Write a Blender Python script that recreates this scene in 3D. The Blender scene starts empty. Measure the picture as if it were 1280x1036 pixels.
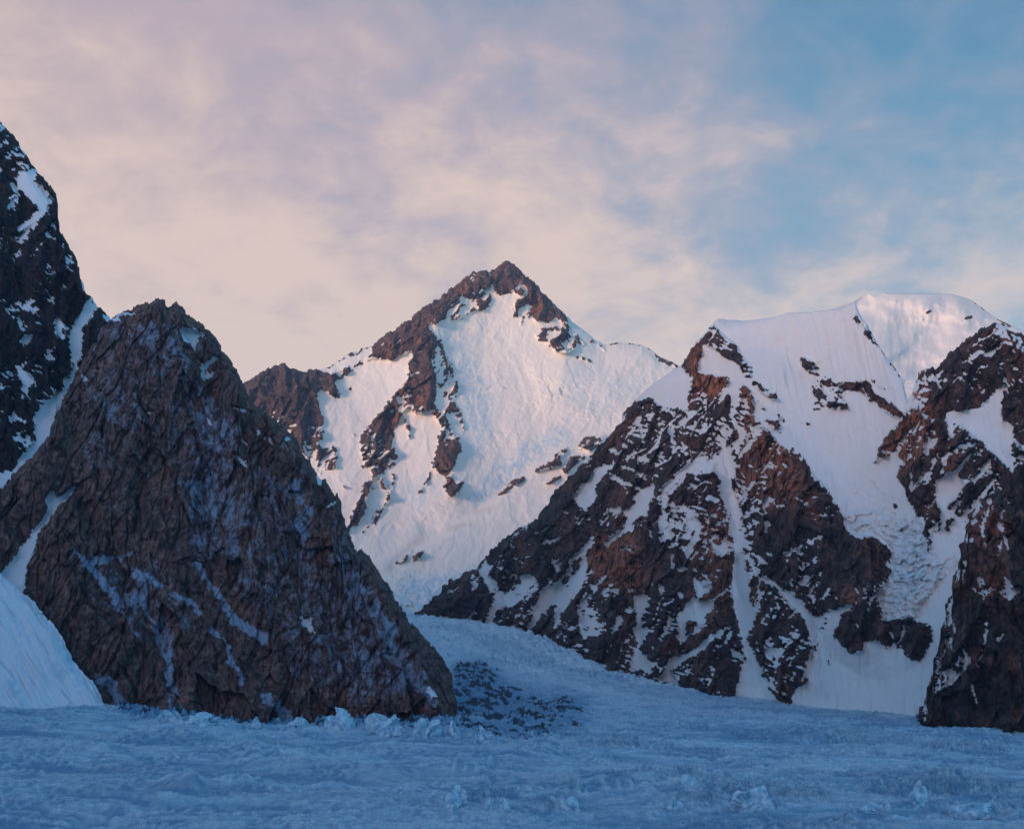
import bpy, math
import numpy as np

# ------------------------------------------------------------------ camera model
F = 1545.0            # focal length in photo pixels (photo 1280 x 1036)
CX, HY = 640.0, 830.0 # column of the view axis, row of the true horizon
f32 = np.float32

# ------------------------------------------------------------------ noise
def _hash(ix, iy, seed):
    h = (ix.astype(np.int64) * 374761393 + iy.astype(np.int64) * 668265263 + seed * 1442695041) & 0xFFFFFFFF
    h = ((h ^ (h >> 13)) * 1274126177) & 0xFFFFFFFF
    h = h ^ (h >> 16)
    return h
def perlin(x, y, seed=0):
    x = np.asarray(x, np.float64); y = np.asarray(y, np.float64)
    x, y = np.broadcast_arrays(x, y)
    x0 = np.floor(x); y0 = np.floor(y)
    fx = (x - x0).astype(f32); fy = (y - y0).astype(f32)
    ix = x0.astype(np.int64); iy = y0.astype(np.int64)
    u = fx * fx * fx * (fx * (fx * 6 - 15) + 10); v = fy * fy * fy * (fy * (fy * 6 - 15) + 10)
    def g(dx, dy):
        a = _hash(ix + dx, iy + dy, seed).astype(f32) * f32(2 * math.pi / 4294967296.0)
        return np.cos(a) * (fx - dx) + np.sin(a) * (fy - dy)
    a = g(0, 0); b = g(1, 0); c = g(0, 1); d = g(1, 1)
    a = a + (b - a) * u; c = c + (d - c) * u
    return (a + (c - a) * v) * 1.5
def fbm(x, y, oct=5, seed=0, gain=0.5, lac=2.03):
    s = 0; a = 1.0; t = 0
    for i in range(oct):
        s = s + a * perlin(x, y, seed + i * 17); t += a
        x = x * lac + 3.7; y = y * lac + 1.3; a *= gain
    return s / t * 1.3
def ridged(x, y, oct=5, seed=0, gain=0.55, lac=2.07):
    s = 0; a = 1.0; t = 0; w = 1.0
    for i in range(oct):
        n = 1 - np.abs(perlin(x, y, seed + i * 31)) * 1.6
        n = np.clip(n, 0, 1); n = n * n
        s = s + a * n * w; t += a
        w = np.clip(n * 1.6, 0.25, 1)
        x = x * lac + 5.1; y = y * lac - 2.2; a *= gain
    return s / t
def cells(x, y, seed=0, slope=1.0):
    """faceted noise: nearest-feature cells, each a tilted plane; returns value in about -1..1 and edge distance"""
    ix = np.floor(x).astype(np.int64); iy = np.floor(y).astype(np.int64)
    d1 = np.full(x.shape, 9e9, f32); d2 = np.full(x.shape, 9e9, f32); val = np.zeros(x.shape, f32)
    for dx in (-1, 0, 1):
        for dy in (-1, 0, 1):
            cx = ix + dx; cy = iy + dy
            h = _hash(cx, cy, seed)
            rx = (h & 1023).astype(f32) / 1023; ry = ((h >> 10) & 1023).astype(f32) / 1023
            h2 = _hash(cx, cy, seed + 77)
            a = (h2 & 1023).astype(f32) / 1023 * 6.283; hv = ((h2 >> 10) & 1023).astype(f32) / 1023
            px = (cx + rx - x).astype(f32); py = (cy + ry - y).astype(f32)
            d = px * px + py * py
            v = (hv - 0.5) + slope * (np.cos(a) * px + np.sin(a) * py)
            m = d < d1
            d2 = np.where(m, d1, np.minimum(d2, d)); val = np.where(m, v, val); d1 = np.where(m, d, d1)
    return val, np.sqrt(d2) - np.sqrt(d1)
def sstep(a, b, x):
    t = np.clip((x - a) / (b - a), 0, 1); return t * t * (3 - 2 * t)
def rot(x, y, deg):
    c, s = math.cos(math.radians(deg)), math.sin(math.radians(deg))
    return x * c + y * s, -x * s + y * c

# ------------------------------------------------------------------ painted fields (what is rock, what is snow)
RX0, RY0, RW, RH = -400, 60, 2100, 1060
def box1(a, r, axis):
    n = a.shape[axis]
    p = np.concatenate([np.repeat(np.take(a, [0], axis), r + 1, axis), a, np.repeat(np.take(a, [-1], axis), r, axis)], axis)
    c = np.cumsum(p, axis, dtype=np.float64)
    hi = np.take(c, np.arange(2 * r + 1, 2 * r + 1 + n), axis); lo = np.take(c, np.arange(0, n), axis)
    return ((hi - lo) / (2 * r + 1)).astype(f32)
def blur(a, r):
    if r <= 0: return a
    for _ in range(2):
        a = box1(box1(a, r, 0), r, 1)
    return a
class Field:
    def __init__(s, x0=RX0, y0=RY0, w=RW, h=RH, fill=0.0):
        s.x0, s.y0, s.w, s.h = x0, y0, w, h
        s.a = np.full((h, w), fill, f32)
    def pmask(s, pts):
        p = np.array(pts, float)
        xa = max(int(p[:, 0].min()) - 1, s.x0); xb = min(int(p[:, 0].max()) + 2, s.x0 + s.w)
        ya = max(int(p[:, 1].min()) - 1, s.y0); yb = min(int(p[:, 1].max()) + 2, s.y0 + s.h)
        if xb <= xa or yb <= ya: return None
        X, Y = np.meshgrid(np.arange(xa, xb) + 0.01, np.arange(ya, yb) + 0.013)
        ins = np.zeros(X.shape, bool)
        n = len(p)
        for i in range(n):
            x1, y1 = p[i]; x2, y2 = p[(i + 1) % n]
            if y1 == y2: continue
            c = (y1 > Y) != (y2 > Y)
            ins ^= c & (X < (x2 - x1) * (Y - y1) / (y2 - y1) + x1)
        return xa, xb, ya, yb, ins.astype(f32)
    def lmask(s, pts, w):
        p = np.array(pts, float); m = w * 1.5 + 2
        w0, w1 = (w if isinstance(w, tuple) else (w, w)) if True else 0
        m = max(w0, w1) * 1.5 + 2
        xa = max(int(p[:, 0].min() - m), s.x0); xb = min(int(p[:, 0].max() + m), s.x0 + s.w)
        ya = max(int(p[:, 1].min() - m), s.y0); yb = min(int(p[:, 1].max() + m), s.y0 + s.h)
        if xb <= xa or yb <= ya: return None
        X, Y = np.meshgrid(np.arange(xa, xb), np.arange(ya, yb))
        best = np.zeros(X.shape, f32)
        n = len(p) - 1
        for i in range(n):
            ax, ay = p[i]; bx, by = p[i + 1]
            L = (bx - ax) ** 2 + (by - ay) ** 2 + 1e-9
            t = np.clip(((X - ax) * (bx - ax) + (Y - ay) * (by - ay)) / L, 0, 1)
            d = np.hypot(X - ax - t * (bx - ax), Y - ay - t * (by - ay))
            ww = (w0 + (w1 - w0) * (i + t) / n) / 2
            best = np.maximum(best, np.clip(ww - d + 0.5, 0, 1))
        return xa, xb, ya, yb, best
    def put(s, m, v, soft=0):
        if m is None: return
        xa, xb, ya, yb, k = m
        if soft:
            pad = soft * 3
            K = np.pad(k, pad); K = blur(K, soft)
            xa2, ya2 = xa - pad, ya - pad
            sx = max(0, s.x0 - xa2); sy = max(0, s.y0 - ya2)
            xa2 += sx; ya2 += sy; K = K[sy:, sx:]
            xb2 = min(xa2 + K.shape[1], s.x0 + s.w); yb2 = min(ya2 + K.shape[0], s.y0 + s.h)
            if xb2 <= xa2 or yb2 <= ya2: return
            K = K[:yb2 - ya2, :xb2 - xa2]; xa, xb, ya, yb, k = xa2, xb2, ya2, yb2, K
        sl = s.a[ya - s.y0:yb - s.y0, xa - s.x0:xb - s.x0]
        sl += (v - sl) * k
    def poly(s, pts, v, soft=0): s.put(s.pmask(pts), v, soft)
    def line(s, pts, w, v, soft=0):
        if not isinstance(w, tuple): w = (w, w)
        s.put(s.lmask2(pts, w), v, soft)
    def lmask2(s, pts, w):
        p = np.array(pts, float); m = max(w) + 2
        xa = max(int(p[:, 0].min() - m), s.x0); xb = min(int(p[:, 0].max() + m) + 1, s.x0 + s.w)
        ya = max(int(p[:, 1].min() - m), s.y0); yb = min(int(p[:, 1].max() + m) + 1, s.y0 + s.h)
        if xb <= xa or yb <= ya: return None
        X, Y = np.meshgrid(np.arange(xa, xb), np.arange(ya, yb))
        best = np.zeros(X.shape, f32); n = len(p) - 1
        for i in range(n):
            ax, ay = p[i]; bx, by = p[i + 1]
            L = (bx - ax) ** 2 + (by - ay) ** 2 + 1e-9
            t = np.clip(((X - ax) * (bx - ax) + (Y - ay) * (by - ay)) / L, 0, 1)
            d = np.hypot(X - ax - t * (bx - ax), Y - ay - t * (by - ay))
            ww = (w[0] + (w[1] - w[0]) * (i + t) / n) / 2
            best = np.maximum(best, np.clip(ww - d + 0.5, 0, 1))
        return xa, xb, ya, yb, best
    def ridge(s, pts, amp, w):
        """add a crease of height amp whose flanks fall off linearly over w pixels"""
        p = np.array(pts, float)
        w0, w1 = w if isinstance(w, tuple) else (w, w)
        m = max(w0, w1) + 2
        xa = max(int(p[:, 0].min() - m), s.x0); xb = min(int(p[:, 0].max() + m) + 1, s.x0 + s.w)
        ya = max(int(p[:, 1].min() - m), s.y0); yb = min(int(p[:, 1].max() + m) + 1, s.y0 + s.h)
        if xb <= xa or yb <= ya: return
        X, Y = np.meshgrid(np.arange(xa, xb), np.arange(ya, yb))
        best = np.zeros(X.shape, f32); n = len(p) - 1
        for i in range(n):
            ax, ay = p[i]; bx, by = p[i + 1]
            L = (bx - ax) ** 2 + (by - ay) ** 2 + 1e-9
            t = np.clip(((X - ax) * (bx - ax) + (Y - ay) * (by - ay)) / L, 0, 1)
            d = np.hypot(X - ax - t * (bx - ax), Y - ay - t * (by - ay))
            ww = w0 + (w1 - w0) * (i + t) / n
            best = np.maximum(best, np.clip(1 - d / ww, 0, 1))
        s.a[ya - s.y0:yb - s.y0, xa - s.x0:xb - s.x0] += amp * best
    def at(s, x, y):
        x = np.clip(x - s.x0, 0, s.w - 1.001); y = np.clip(y - s.y0, 0, s.h - 1.001)
        ix = x.astype(np.int32); iy = y.astype(np.int32); fx = (x - ix).astype(f32); fy = (y - iy).astype(f32)
        a = s.a
        return (a[iy, ix] * (1 - fx) + a[iy, ix + 1] * fx) * (1 - fy) + (a[iy + 1, ix] * (1 - fx) + a[iy + 1, ix + 1] * fx) * fy
def polyline_y(pts, x):
    p = np.array(pts, float); return np.interp(x, p[:, 0], p[:, 1])

# ------------------------------------------------------------------ mesh making
def grid_mesh(name, X, Y, Z, mat, attrs={}, smooth=False, extra=None):
    r, c = X.shape
    me = bpy.data.meshes.new(name)
    co = np.stack([X, Y, Z], -1).astype(f32).reshape(-1)
    me.vertices.add(r * c); me.vertices.foreach_set('co', co)
    i = np.arange(r * c).reshape(r, c)
    q = np.stack([i[:-1, :-1], i[1:, :-1], i[1:, 1:], i[:-1, 1:]], -1).reshape(-1)
    nf = (r - 1) * (c - 1)
    me.loops.add(nf * 4); me.loops.foreach_set('vertex_index', q.astype(np.int32))
    me.polygons.add(nf); me.polygons.foreach_set('loop_start', np.arange(0, nf * 4, 4, dtype=np.int32))
    me.polygons.foreach_set('loop_total', np.full(nf, 4, np.int32))
    me.update(calc_edges=True)
    if smooth: me.polygons.foreach_set('use_smooth', np.ones(nf, bool))
    for k, v in attrs.items():
        a = me.attributes.new(k, 'FLOAT', 'POINT'); a.data.foreach_set('value', v.astype(f32).reshape(-1))
    me.materials.append(mat)
    o = bpy.data.objects.new(name, me); bpy.context.scene.collection.objects.link(o)
    return o
def tag(o, label=None, cat=None, kind=None, group=None):
    if label: o['label'] = label
    if cat: o['category'] = cat
    if kind: o['kind'] = kind
    if group: o['group'] = group
    return o

PITCH = 1.0
def mountain(name, mat, top, foot, D0, x0, x1, cot, surf, below=70, jag=2.0, pitch=PITCH, edge_k=14.0):
    """front face laid out from its skyline down to its foot, each at its real distance; a back slope closes it"""
    px = np.arange(x0, x1 + pitch, pitch)
    yt = polyline_y(top, px)
    yf = polyline_y(foot, px)
    d0 = polyline_y(D0, px)
    jj = (fbm(px / 13.0, px * 0 + 3.3, 5, 5, gain=.7) * 1.5 + (cells(px / 5.5, px * 0 + .5, 9, .6)[0]) * 1.1) * jag
    yb = np.maximum(yf, yt) + below
    n = int(np.max(yb - yt) / pitch) + 2
    v = np.linspace(0, 1, n)[:, None]
    PY = yt[None, :] + (yb - yt)[None, :] * v
    PX = np.broadcast_to(px[None, :], PY.shape).copy()
    H, R, p = surf(PX, PY)
    H = smooth_rows(H, 0) if False else H
    rk = np.clip(p[2:8].mean(0), 0, 1)
    e = PY - yt[None, :]
    PYj = PY + (jj * (0.12 + 0.88 * rk))[None, :] * np.exp(-e / 12.0)
    back = (yf[None, :] - PY) * cot + edge_k * np.exp(-e / 9.0)
    H = H * (1 - 0.7 * np.exp(-e / 5.0))
    D = d0[None, :] * (1 + (back - H) / F)
    PXj = PX + jag * 1.1 * (fbm(PY / 13, PX / 60, 4, 15, gain=.65) + .6 * cells(PY / 6, PY * 0 + .5, 19, .6)[0]) * (rk[None, :] * np.exp(-e / 16.0)) * (np.abs(np.gradient(yt, px))[None, :] > .8)
    X = (PXj - CX) / F * D; Z = (HY - PYj) / F * D; Y = D
    K = 16
    bk = np.linspace(0, 1, K + 1)[1:, None] ** 1.6
    drop = np.maximum(Z[0] + 350, 60)[None, :]
    nz = fbm(px[None, :] / 40 + 0 * bk, bk * 6 + px[None, :] * 0, 4, 3)
    Zb = Z[0][None, :] - drop * bk; Yb = Y[0][None, :] + drop * bk * (1.0 + 0.2 * nz); Xb = X[0][None, :] * Yb / Y[0][None, :]
    Xa = np.concatenate([Xb[::-1], X]); Ya = np.concatenate([Yb[::-1], Y]); Za = np.concatenate([Zb[::-1], Z])
    at = {k: np.concatenate([np.repeat(a[:1], K, 0), a]) for k, a in R.items()}
    o = grid_mesh(name, Xa, Ya, Za, mat, at, True)
    return o
def warp(X, Y, a=3.2, seed=40):
    wx = a * fbm(X / 24, Y / 24, 3, seed) + 0.45 * a * perlin(X / 5.5, Y / 5.5, seed + 5)
    wy = a * fbm(X / 24, Y / 24, 3, seed + 9) + 0.45 * a * perlin(X / 5.5, Y / 5.5, seed + 7)
    return X + wx, Y + wy
def rock_relief(X, Y, seed=0, rib=20, rl=46, rang=0, fac=5.0, fl=26, strat=2.2, sper=9.0, sang=20, fine=3.2):
    wx = X + 13 * fbm(X / 62, Y / 62, 3, seed + 1); wy = Y + 13 * fbm(X / 62, Y / 62, 3, seed + 2)
    a, b = rot(wx, wy, rang)
    H = rib * ridged(a / rl, b / (rl * 2.3), 4, seed + 3, gain=0.42)
    for i, (ang, cx_, cy_, am) in enumerate(((rang - 12, fl * 1.25, fl * 3.2, 1.9), (rang + 20, fl * .62, fl * 1.6, .95), (rang - 26, fl * .3, fl * .72, .42))):
        if fac == 0: break
        a, b = rot(wx, wy, ang)
        H = H + fac * am * cells(a / cx_ + i * 7.3, b / cy_, seed + 4 + i, 1.1)[0]
    s, t = rot(X + 4 * fbm(X / 50, Y / 50, 3, seed + 6), Y + 6 * fbm(X / 70, Y / 70, 2, seed + 7), sang)
    ph = t / sper + 0.8 * fbm(X / 35, Y / 35, 3, seed + 8)
    saw = ph - np.floor(ph)
    m = sstep(-0.25, 0.45, fbm(X / 50, Y / 50, 3, seed + 10))
    H = H + strat * m * sstep(0.0, 0.75, saw) * (1 - sstep(0.85, 1.0, saw))
    H = H + fine * ridged(X / 13, Y / 17, 4, seed + 9, gain=0.6) + 0.5 * perlin(X / 2.7, Y / 3.1, seed + 13)
    return H.astype(f32)
def down(H): return np.gradient(H, axis=0) / PITCH
def smooth_rows(a, r):
    return box1(box1(a, r, 0), max(1, r // 2), 1)

def snow_rock(X, Y, P, RR, ledge=0.85, nz=0.85, seed=60, edge=0.17, under=.08, conc=.055, extra=0, rstep=1.6, snowrel=None, sang=20):
    """combine a painted density field P (0 snow .. 1 rock) with the relief: snow lies where the rock leans back"""
    wx, wy = warp(X, Y, seed=seed)
    wx = wx + 1.3 * perlin(X / 2.6, Y / 2.6, seed + 21); wy = wy + 1.3 * perlin(X / 2.6, Y / 2.6, seed + 22)
    p = np.clip(P.at(wx, wy), 0, 1)
    dn = smooth_rows(np.clip(down(RR), -2, 2), 1)
    s, t = rot(X, Y, sang)
    n = 0.55 * fbm(s / 17, t / 6, 4, seed + 1, gain=0.6) + 0.45 * fbm(X / 6, Y / 8, 3, seed + 2, gain=0.65) + .45 * perlin(s / 6.5, t / 2.6, seed + 4)
    big_n = fbm(X / 45, Y / 45, 3, seed + 3)
    amp = np.where(p > 0.5, 1.0, np.clip(p / 0.25, 0, 1))
    sc = np.where(p > 0.5, np.clip((1.14 - p) / 0.30, 0.18, 1) * np.clip(.8 + 1.3 * big_n, .15, 1.6), 1)
    cv = np.clip((RR - smooth_rows(RR, 14)) * conc * .8, -.5, .4)
    v = p + amp * sc * (nz * .8 * n - ledge * dn * 0.5 + cv + extra)
    rk = sstep(0.5 - edge, 0.5 + edge, v)
    big = P.at(X, Y)
    H = RR * (under + (1 - under) * sstep(0.02, 0.9, big))
    if snowrel is not None: H = H + snowrel * (1 - rk)
    H = H + rstep * rk
    return H.astype(f32), rk.astype(f32), p

# ================================================================== materials
def nodes(m):
    m.use_nodes = True; nt = m.node_tree; nt.nodes.clear(); return nt, nt.nodes, nt.links
def N(ns, t, **kw):
    n = ns.new(t)
    for k, v in kw.items():
        if k in ('ins',):
            for a, b in v.items(): n.inputs[a].default_value = b
        else: setattr(n, k, v)
    return n
def math_(ns, ls, op, a, b=None, clamp=False):
    n = ns.new('ShaderNodeMath'); n.operation = op; n.use_clamp = clamp
    for i, v in enumerate((a, b)):
        if v is None: continue
        if isinstance(v, (int, float)): n.inputs[i].default_value = v
        else: ls.new(v, n.inputs[i])
    return n.outputs[0]
def mix_(ns, ls, fac, a, b):
    n = ns.new('ShaderNodeMix'); n.data_type = 'RGBA'
    if isinstance(fac, (int, float)): n.inputs[0].default_value = fac
    else: ls.new(fac, n.inputs[0])
    for i, v in ((6, a), (7, b)):
        if isinstance(v, tuple): n.inputs[i].default_value = (*v, 1)
        else: ls.new(v, n.inputs[i])
    return n.outputs[2]
def noise_(ns, ls, vec, scale, detail=5, rough=.6, dist=0):
    n = ns.new('ShaderNodeTexNoise'); n.inputs['Scale'].default_value = scale
    n.inputs['Detail'].default_value = detail; n.inputs['Roughness'].default_value = rough; n.inputs['Distortion'].default_value = dist
    ls.new(vec, n.inputs['Vector']); return n.outputs['Fac']
def ramp_(ns, ls, fac, a, b):
    n = ns.new('ShaderNodeMapRange'); n.interpolation_type = 'SMOOTHSTEP'
    ls.new(fac, n.inputs[0]); n.inputs[1].default_value = a; n.inputs[2].default_value = b
    return n.outputs[0]
def attr_(ns, name):
    n = ns.new('ShaderNodeAttribute'); n.attribute_name = name; return n.outputs['Fac']

def terrain_material(name, px_m, rock_a, rock_b, rock_red, dust_c, snow_c, ice_c, bump=1.0, tilt=12):
    """px_m: metres covered by one photo pixel at this distance, to scale the fine grain of rock and snow"""
    m = bpy.data.materials.new(name); nt, ns, ls = nodes(m)
    geo = ns.new('ShaderNodeNewGeometry'); P = geo.outputs['Position']
    k = 1.0 / px_m
    rk = attr_(ns, 'rock'); red = attr_(ns, 'red'); dust = attr_(ns, 'dust'); ice = attr_(ns, 'ice')
    fine = noise_(ns, ls, P, k * 0.45, 4, .7)
    mpz = ns.new('ShaderNodeMapping'); mpz.inputs['Rotation'].default_value = (0, math.radians(tilt), 0); mpz.inputs['Scale'].default_value = (1, 1, .38); ls.new(P, mpz.inputs[0])
    mid = noise_(ns, ls, P, k * 0.07, 5, .65)
    mid2 = noise_(ns, ls, mpz.outputs[0], k * 0.17, 5, .68)
    # crisp snow/rock border
    fine2 = noise_(ns, ls, P, k * 0.24, 4, .7, .3)
    e = math_(ns, ls, 'ADD', rk, math_(ns, ls, 'ADD', math_(ns, ls, 'MULTIPLY', math_(ns, ls, 'SUBTRACT', fine, 0.5), 0.8), math_(ns, ls, 'MULTIPLY', math_(ns, ls, 'SUBTRACT', fine2, 0.5), 1.3)))
    rkc = ramp_(ns, ls, e, 0.43, 0.57)
    mpf = ns.new('ShaderNodeMapping'); mpf.inputs['Rotation'].default_value = (0, math.radians(20), 0); mpf.inputs['Scale'].default_value = (k * .14, k * .14, k * .42); ls.new(P, mpf.inputs[0])
    fk = noise_(ns, ls, mpf.outputs[0], 1.0, 5, .72)
    rkc = math_(ns, ls, 'MULTIPLY', rkc, math_(ns, ls, 'SUBTRACT', 1, math_(ns, ls, 'MULTIPLY', math_(ns, ls, 'MULTIPLY', ramp_(ns, ls, fk, .58, .66), ramp_(ns, ls, mid, .46, .62)), attr_(ns, 'fleck'))))
    rc = mix_(ns, ls, ramp_(ns, ls, mid, .36, .66), rock_a, rock_b)
    rc = mix_(ns, ls, math_(ns, ls, 'MULTIPLY', red, ramp_(ns, ls, mid2, .3, .62)), rc, rock_red)
    dk = math_(ns, ls, 'MULTIPLY', ramp_(ns, ls, mid2, .56, .40), .75)
    rc = mix_(ns, ls, dk, rc, tuple(c * .3 for c in rock_a))
    df = ramp_(ns, ls, math_(ns, ls, 'ADD', dust, math_(ns, ls, 'SUBTRACT', math_(ns, ls, 'ADD', math_(ns, ls, 'MULTIPLY', fine, .8), math_(ns, ls, 'MULTIPLY', mid2, 1.2)), 1.0)), .22, .72)
    rc = mix_(ns, ls, df, rc, dust_c)
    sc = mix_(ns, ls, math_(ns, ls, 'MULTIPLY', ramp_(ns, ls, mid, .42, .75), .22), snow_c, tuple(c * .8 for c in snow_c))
    sc = mix_(ns, ls, math_(ns, ls, 'MULTIPLY', ice, ramp_(ns, ls, mid2, .36, .58), True), sc, ice_c)
    dirt = attr_(ns, 'dirt')
    sc = mix_(ns, ls, dirt, sc, (.30, .20, .18))
    col = mix_(ns, ls, rkc, sc, rc)
    bs = ns.new('ShaderNodeBsdfPrincipled'); ls.new(col, bs.inputs['Base Color'])
    ls.new(mix_(ns, ls, rkc, (.55, .55, .55), (.85, .85, .85)), bs.inputs['Roughness'])
    bs.inputs['Specular IOR Level'].default_value = .25
    bh = math_(ns, ls, 'ADD', math_(ns, ls, 'MULTIPLY', fine, math_(ns, ls, 'ADD', math_(ns, ls, 'MULTIPLY', rkc, .9), .12)), math_(ns, ls, 'MULTIPLY', math_(ns, ls, 'MULTIPLY', mid2, rkc), 2.0))
    bu = ns.new('ShaderNodeBump'); bu.inputs['Strength'].default_value = .8; bu.inputs['Distance'].default_value = px_m * 1.8 * bump
    ls.new(bh, bu.inputs['Height']); ls.new(bu.outputs[0], bs.inputs['Normal'])
    out = ns.new('ShaderNodeOutputMaterial'); ls.new(bs.outputs[0], out.inputs[0])
    return m

SNOW = (.78, .79, .80); ICE = (.36, .60, .74)
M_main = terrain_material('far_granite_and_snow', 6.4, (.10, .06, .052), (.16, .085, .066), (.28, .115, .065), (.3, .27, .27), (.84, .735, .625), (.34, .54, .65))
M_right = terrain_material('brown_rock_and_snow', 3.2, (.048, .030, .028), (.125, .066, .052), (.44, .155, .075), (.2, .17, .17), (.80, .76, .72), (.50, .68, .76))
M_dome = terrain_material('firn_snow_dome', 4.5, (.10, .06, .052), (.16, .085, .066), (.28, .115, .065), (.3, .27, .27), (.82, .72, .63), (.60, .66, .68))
M_spire = terrain_material('near_rust_rock', 1.75, (.125, .070, .062), (.27, .148, .118), (.38, .17, .11), (.34, .39, .49), SNOW, ICE)
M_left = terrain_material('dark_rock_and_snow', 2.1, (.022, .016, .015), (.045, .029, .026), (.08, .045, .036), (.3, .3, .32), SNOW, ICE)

def attrs(rk, X, red=None, dust=None, ice=None, dirt=None, fleck=.8):
    z = np.zeros(X.shape, f32)
    g = lambda a: z if a is None else np.asarray(a, f32)
    return dict(fleck=z + fleck, rock=rk, red=g(red), dust=g(dust), ice=g(ice), dirt=g(dirt))

# ================================================================== main peak
main_top = [(150,560),(230,520),(280,492),(309,478),(318,470),(335,461),(343,456),(350,454),(356,456),(362,460),(372,464),(385,463),(391,461),(398,462),(408,460),(420,453),(435,443),(450,436),(463,433),(470,426),(480,420),(495,411),(505,402),(515,398),(530,383),(545,375),(560,364),(575,352),(585,345),(592,337),(600,339),(612,340),(620,335),(628,329),(637,326),(645,331),(655,343),(668,352),(680,366),(692,380),(705,392),(715,402),(730,413),(745,425),(758,431),(770,428),(785,429),(800,431),(812,436),(825,446),(835,450),(845,455),(870,470),(900,500),(1000,560)]
P = Field(200, 300, 800, 520)
P.poly([(300,470),(309,478),(335,458),(350,450),(372,460),(397,458),(402,475),(400,486),(396,492),(398,505),(405,519),(404,533),(372,530),(345,535),(300,520)], .97)
P.poly([(318,500),(372,530),(404,533),(403,545),(396,560),(388,575),(372,565),(340,545)], .66)
P.poly([(395,470),(400,464),(412,468),(420,480),(427,494),(420,497),(410,490),(398,486)], .9)
P.poly([(397,556),(404,562),(412,560),(417,556),(422,570),(422,585),(410,588),(398,583)], .55)
P.line([(396,560),(398,575),(400,592)], 4, .55)
P.line([(409,459),(420,452),(432,446),(447,439),(463,433)], 3.2, .8)
P.line([(417,470),(426,470),(434,463),(445,458),(455,451),(464,446)], (9, 4), .8)
P.line([(438,483),(440,488)], 3, .6)
P.poly([(463,440),(470,423),(480,416),(495,407),(515,394),(530,379),(545,371),(560,360),(575,348),(592,332),(612,336),(620,331),(637,320),(645,327),(655,340),(661,361),(655,356),(652,353),(643,362),(638,367),(630,371),(621,368),(618,361),(612,358),(606,366),(590,366),(572,372),(558,384),(552,398),(547,406),(538,406),(537,411),(541,414),(546,429),(543,445),(542,461),(546,476),(546,508),(555,519),(563,525),(569,535),(575,547),(576,564),(572,571),(565,589),(566,599),(576,602),(579,603),(567,620),(557,616),(554,606),(563,599),(554,594),(540,583),(544,571),(547,561),(548,550),(552,533),(549,527),(541,519),(535,510),(529,510),(527,517),(518,516),(513,507),(505,514),(501,521),(494,535),(491,546),(490,561),(497,574),(492,580),(483,589),(476,592),(466,599),(464,608),(459,623),(455,637),(450,652),(439,661),(434,669),(432,662),(437,650),(445,630),(453,614),(456,603),(466,599),(464,589),(456,580),(450,564),(451,546),(456,538),(460,533),(469,521),(479,510),(485,503),(494,491),(507,480),(512,467),(508,461),(514,445),(515,436),(507,442),(497,447),(490,451),(479,450),(466,448)], .97)
P.poly([(485,503),(500,487),(512,484),(510,500),(500,516),(492,516)], .6)
P.poly([(453,546),(466,536),(478,545),(482,570),(474,590),(462,585),(453,570)], .72)
P.poly([(482,560),(497,574),(492,582),(480,590)], .6)
P.poly([(515,445),(524,440),(530,455),(520,478),(508,476)], .7)
P.poly([(552,398),(558,384),(572,372),(590,366),(606,366),(612,370),(614,381),(610,382),(601,388),(593,390),(579,397),(560,402)], .5)
P.poly([(585,371),(602,371),(598,384),(584,388)], .2)
P.poly([(590,366),(606,362),(614,372),(612,384),(604,390),(597,384),(600,372)], .62)
P.poly([(547,408),(553,430),(563,440),(568,455),(571,500),(566,512),(556,518),(548,508),(546,476),(542,455),(546,430)], .26)
P.poly([(555,450),(563,450),(571,476),(574,490),(569,492),(558,470)], .5)
P.poly([(553,515),(560,509),(571,505),(576,516),(583,539),(577,530),(570,518)], .75)
P.poly([(555,520),(567,530),(573,548),(560,550),(552,545)], .6)
P.poly([(642,366),(649,370),(657,365),(655,360),(648,360)], .85)
P.poly([(655,340),(668,349),(680,362),(692,378),(702,392),(709,404),(712,407),(695,399),(688,401),(674,402),(661,398),(661,392),(662,380),(650,385),(645,392),(643,377),(655,373),(662,363),(655,354)], .95)
P.line([(648,384),(645,392),(641,400)], (4,2), .7); P.line([(661,390),(655,396),(651,404)], (3,4), .7)
P.poly([(680,360),(692,378),(705,390),(715,402),(722,409),(712,406),(700,396),(690,384)], .5)
P.poly([(669,418),(678,409),(697,408),(705,413),(712,418),(720,426),(725,431),(720,437),(710,442),(705,442),(693,440),(690,432),(681,428),(673,427)], .86)
P.poly([(676,412),(694,411),(696,420),(684,424)], .6)
P.line([(704,408),(716,416),(730,430)], 5, .45); P.line([(724,446),(737,451)], 2.5, .55); P.line([(740,426),(757,438)], 3, .45)
P.line([(762,431),(775,428),(790,429),(803,431)], 2, .5); P.line([(798,430),(812,436),(825,446),(835,451),(846,457)], 3, .75); P.line([(825,448),(836,454),(846,457)], 3, .9)
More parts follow.
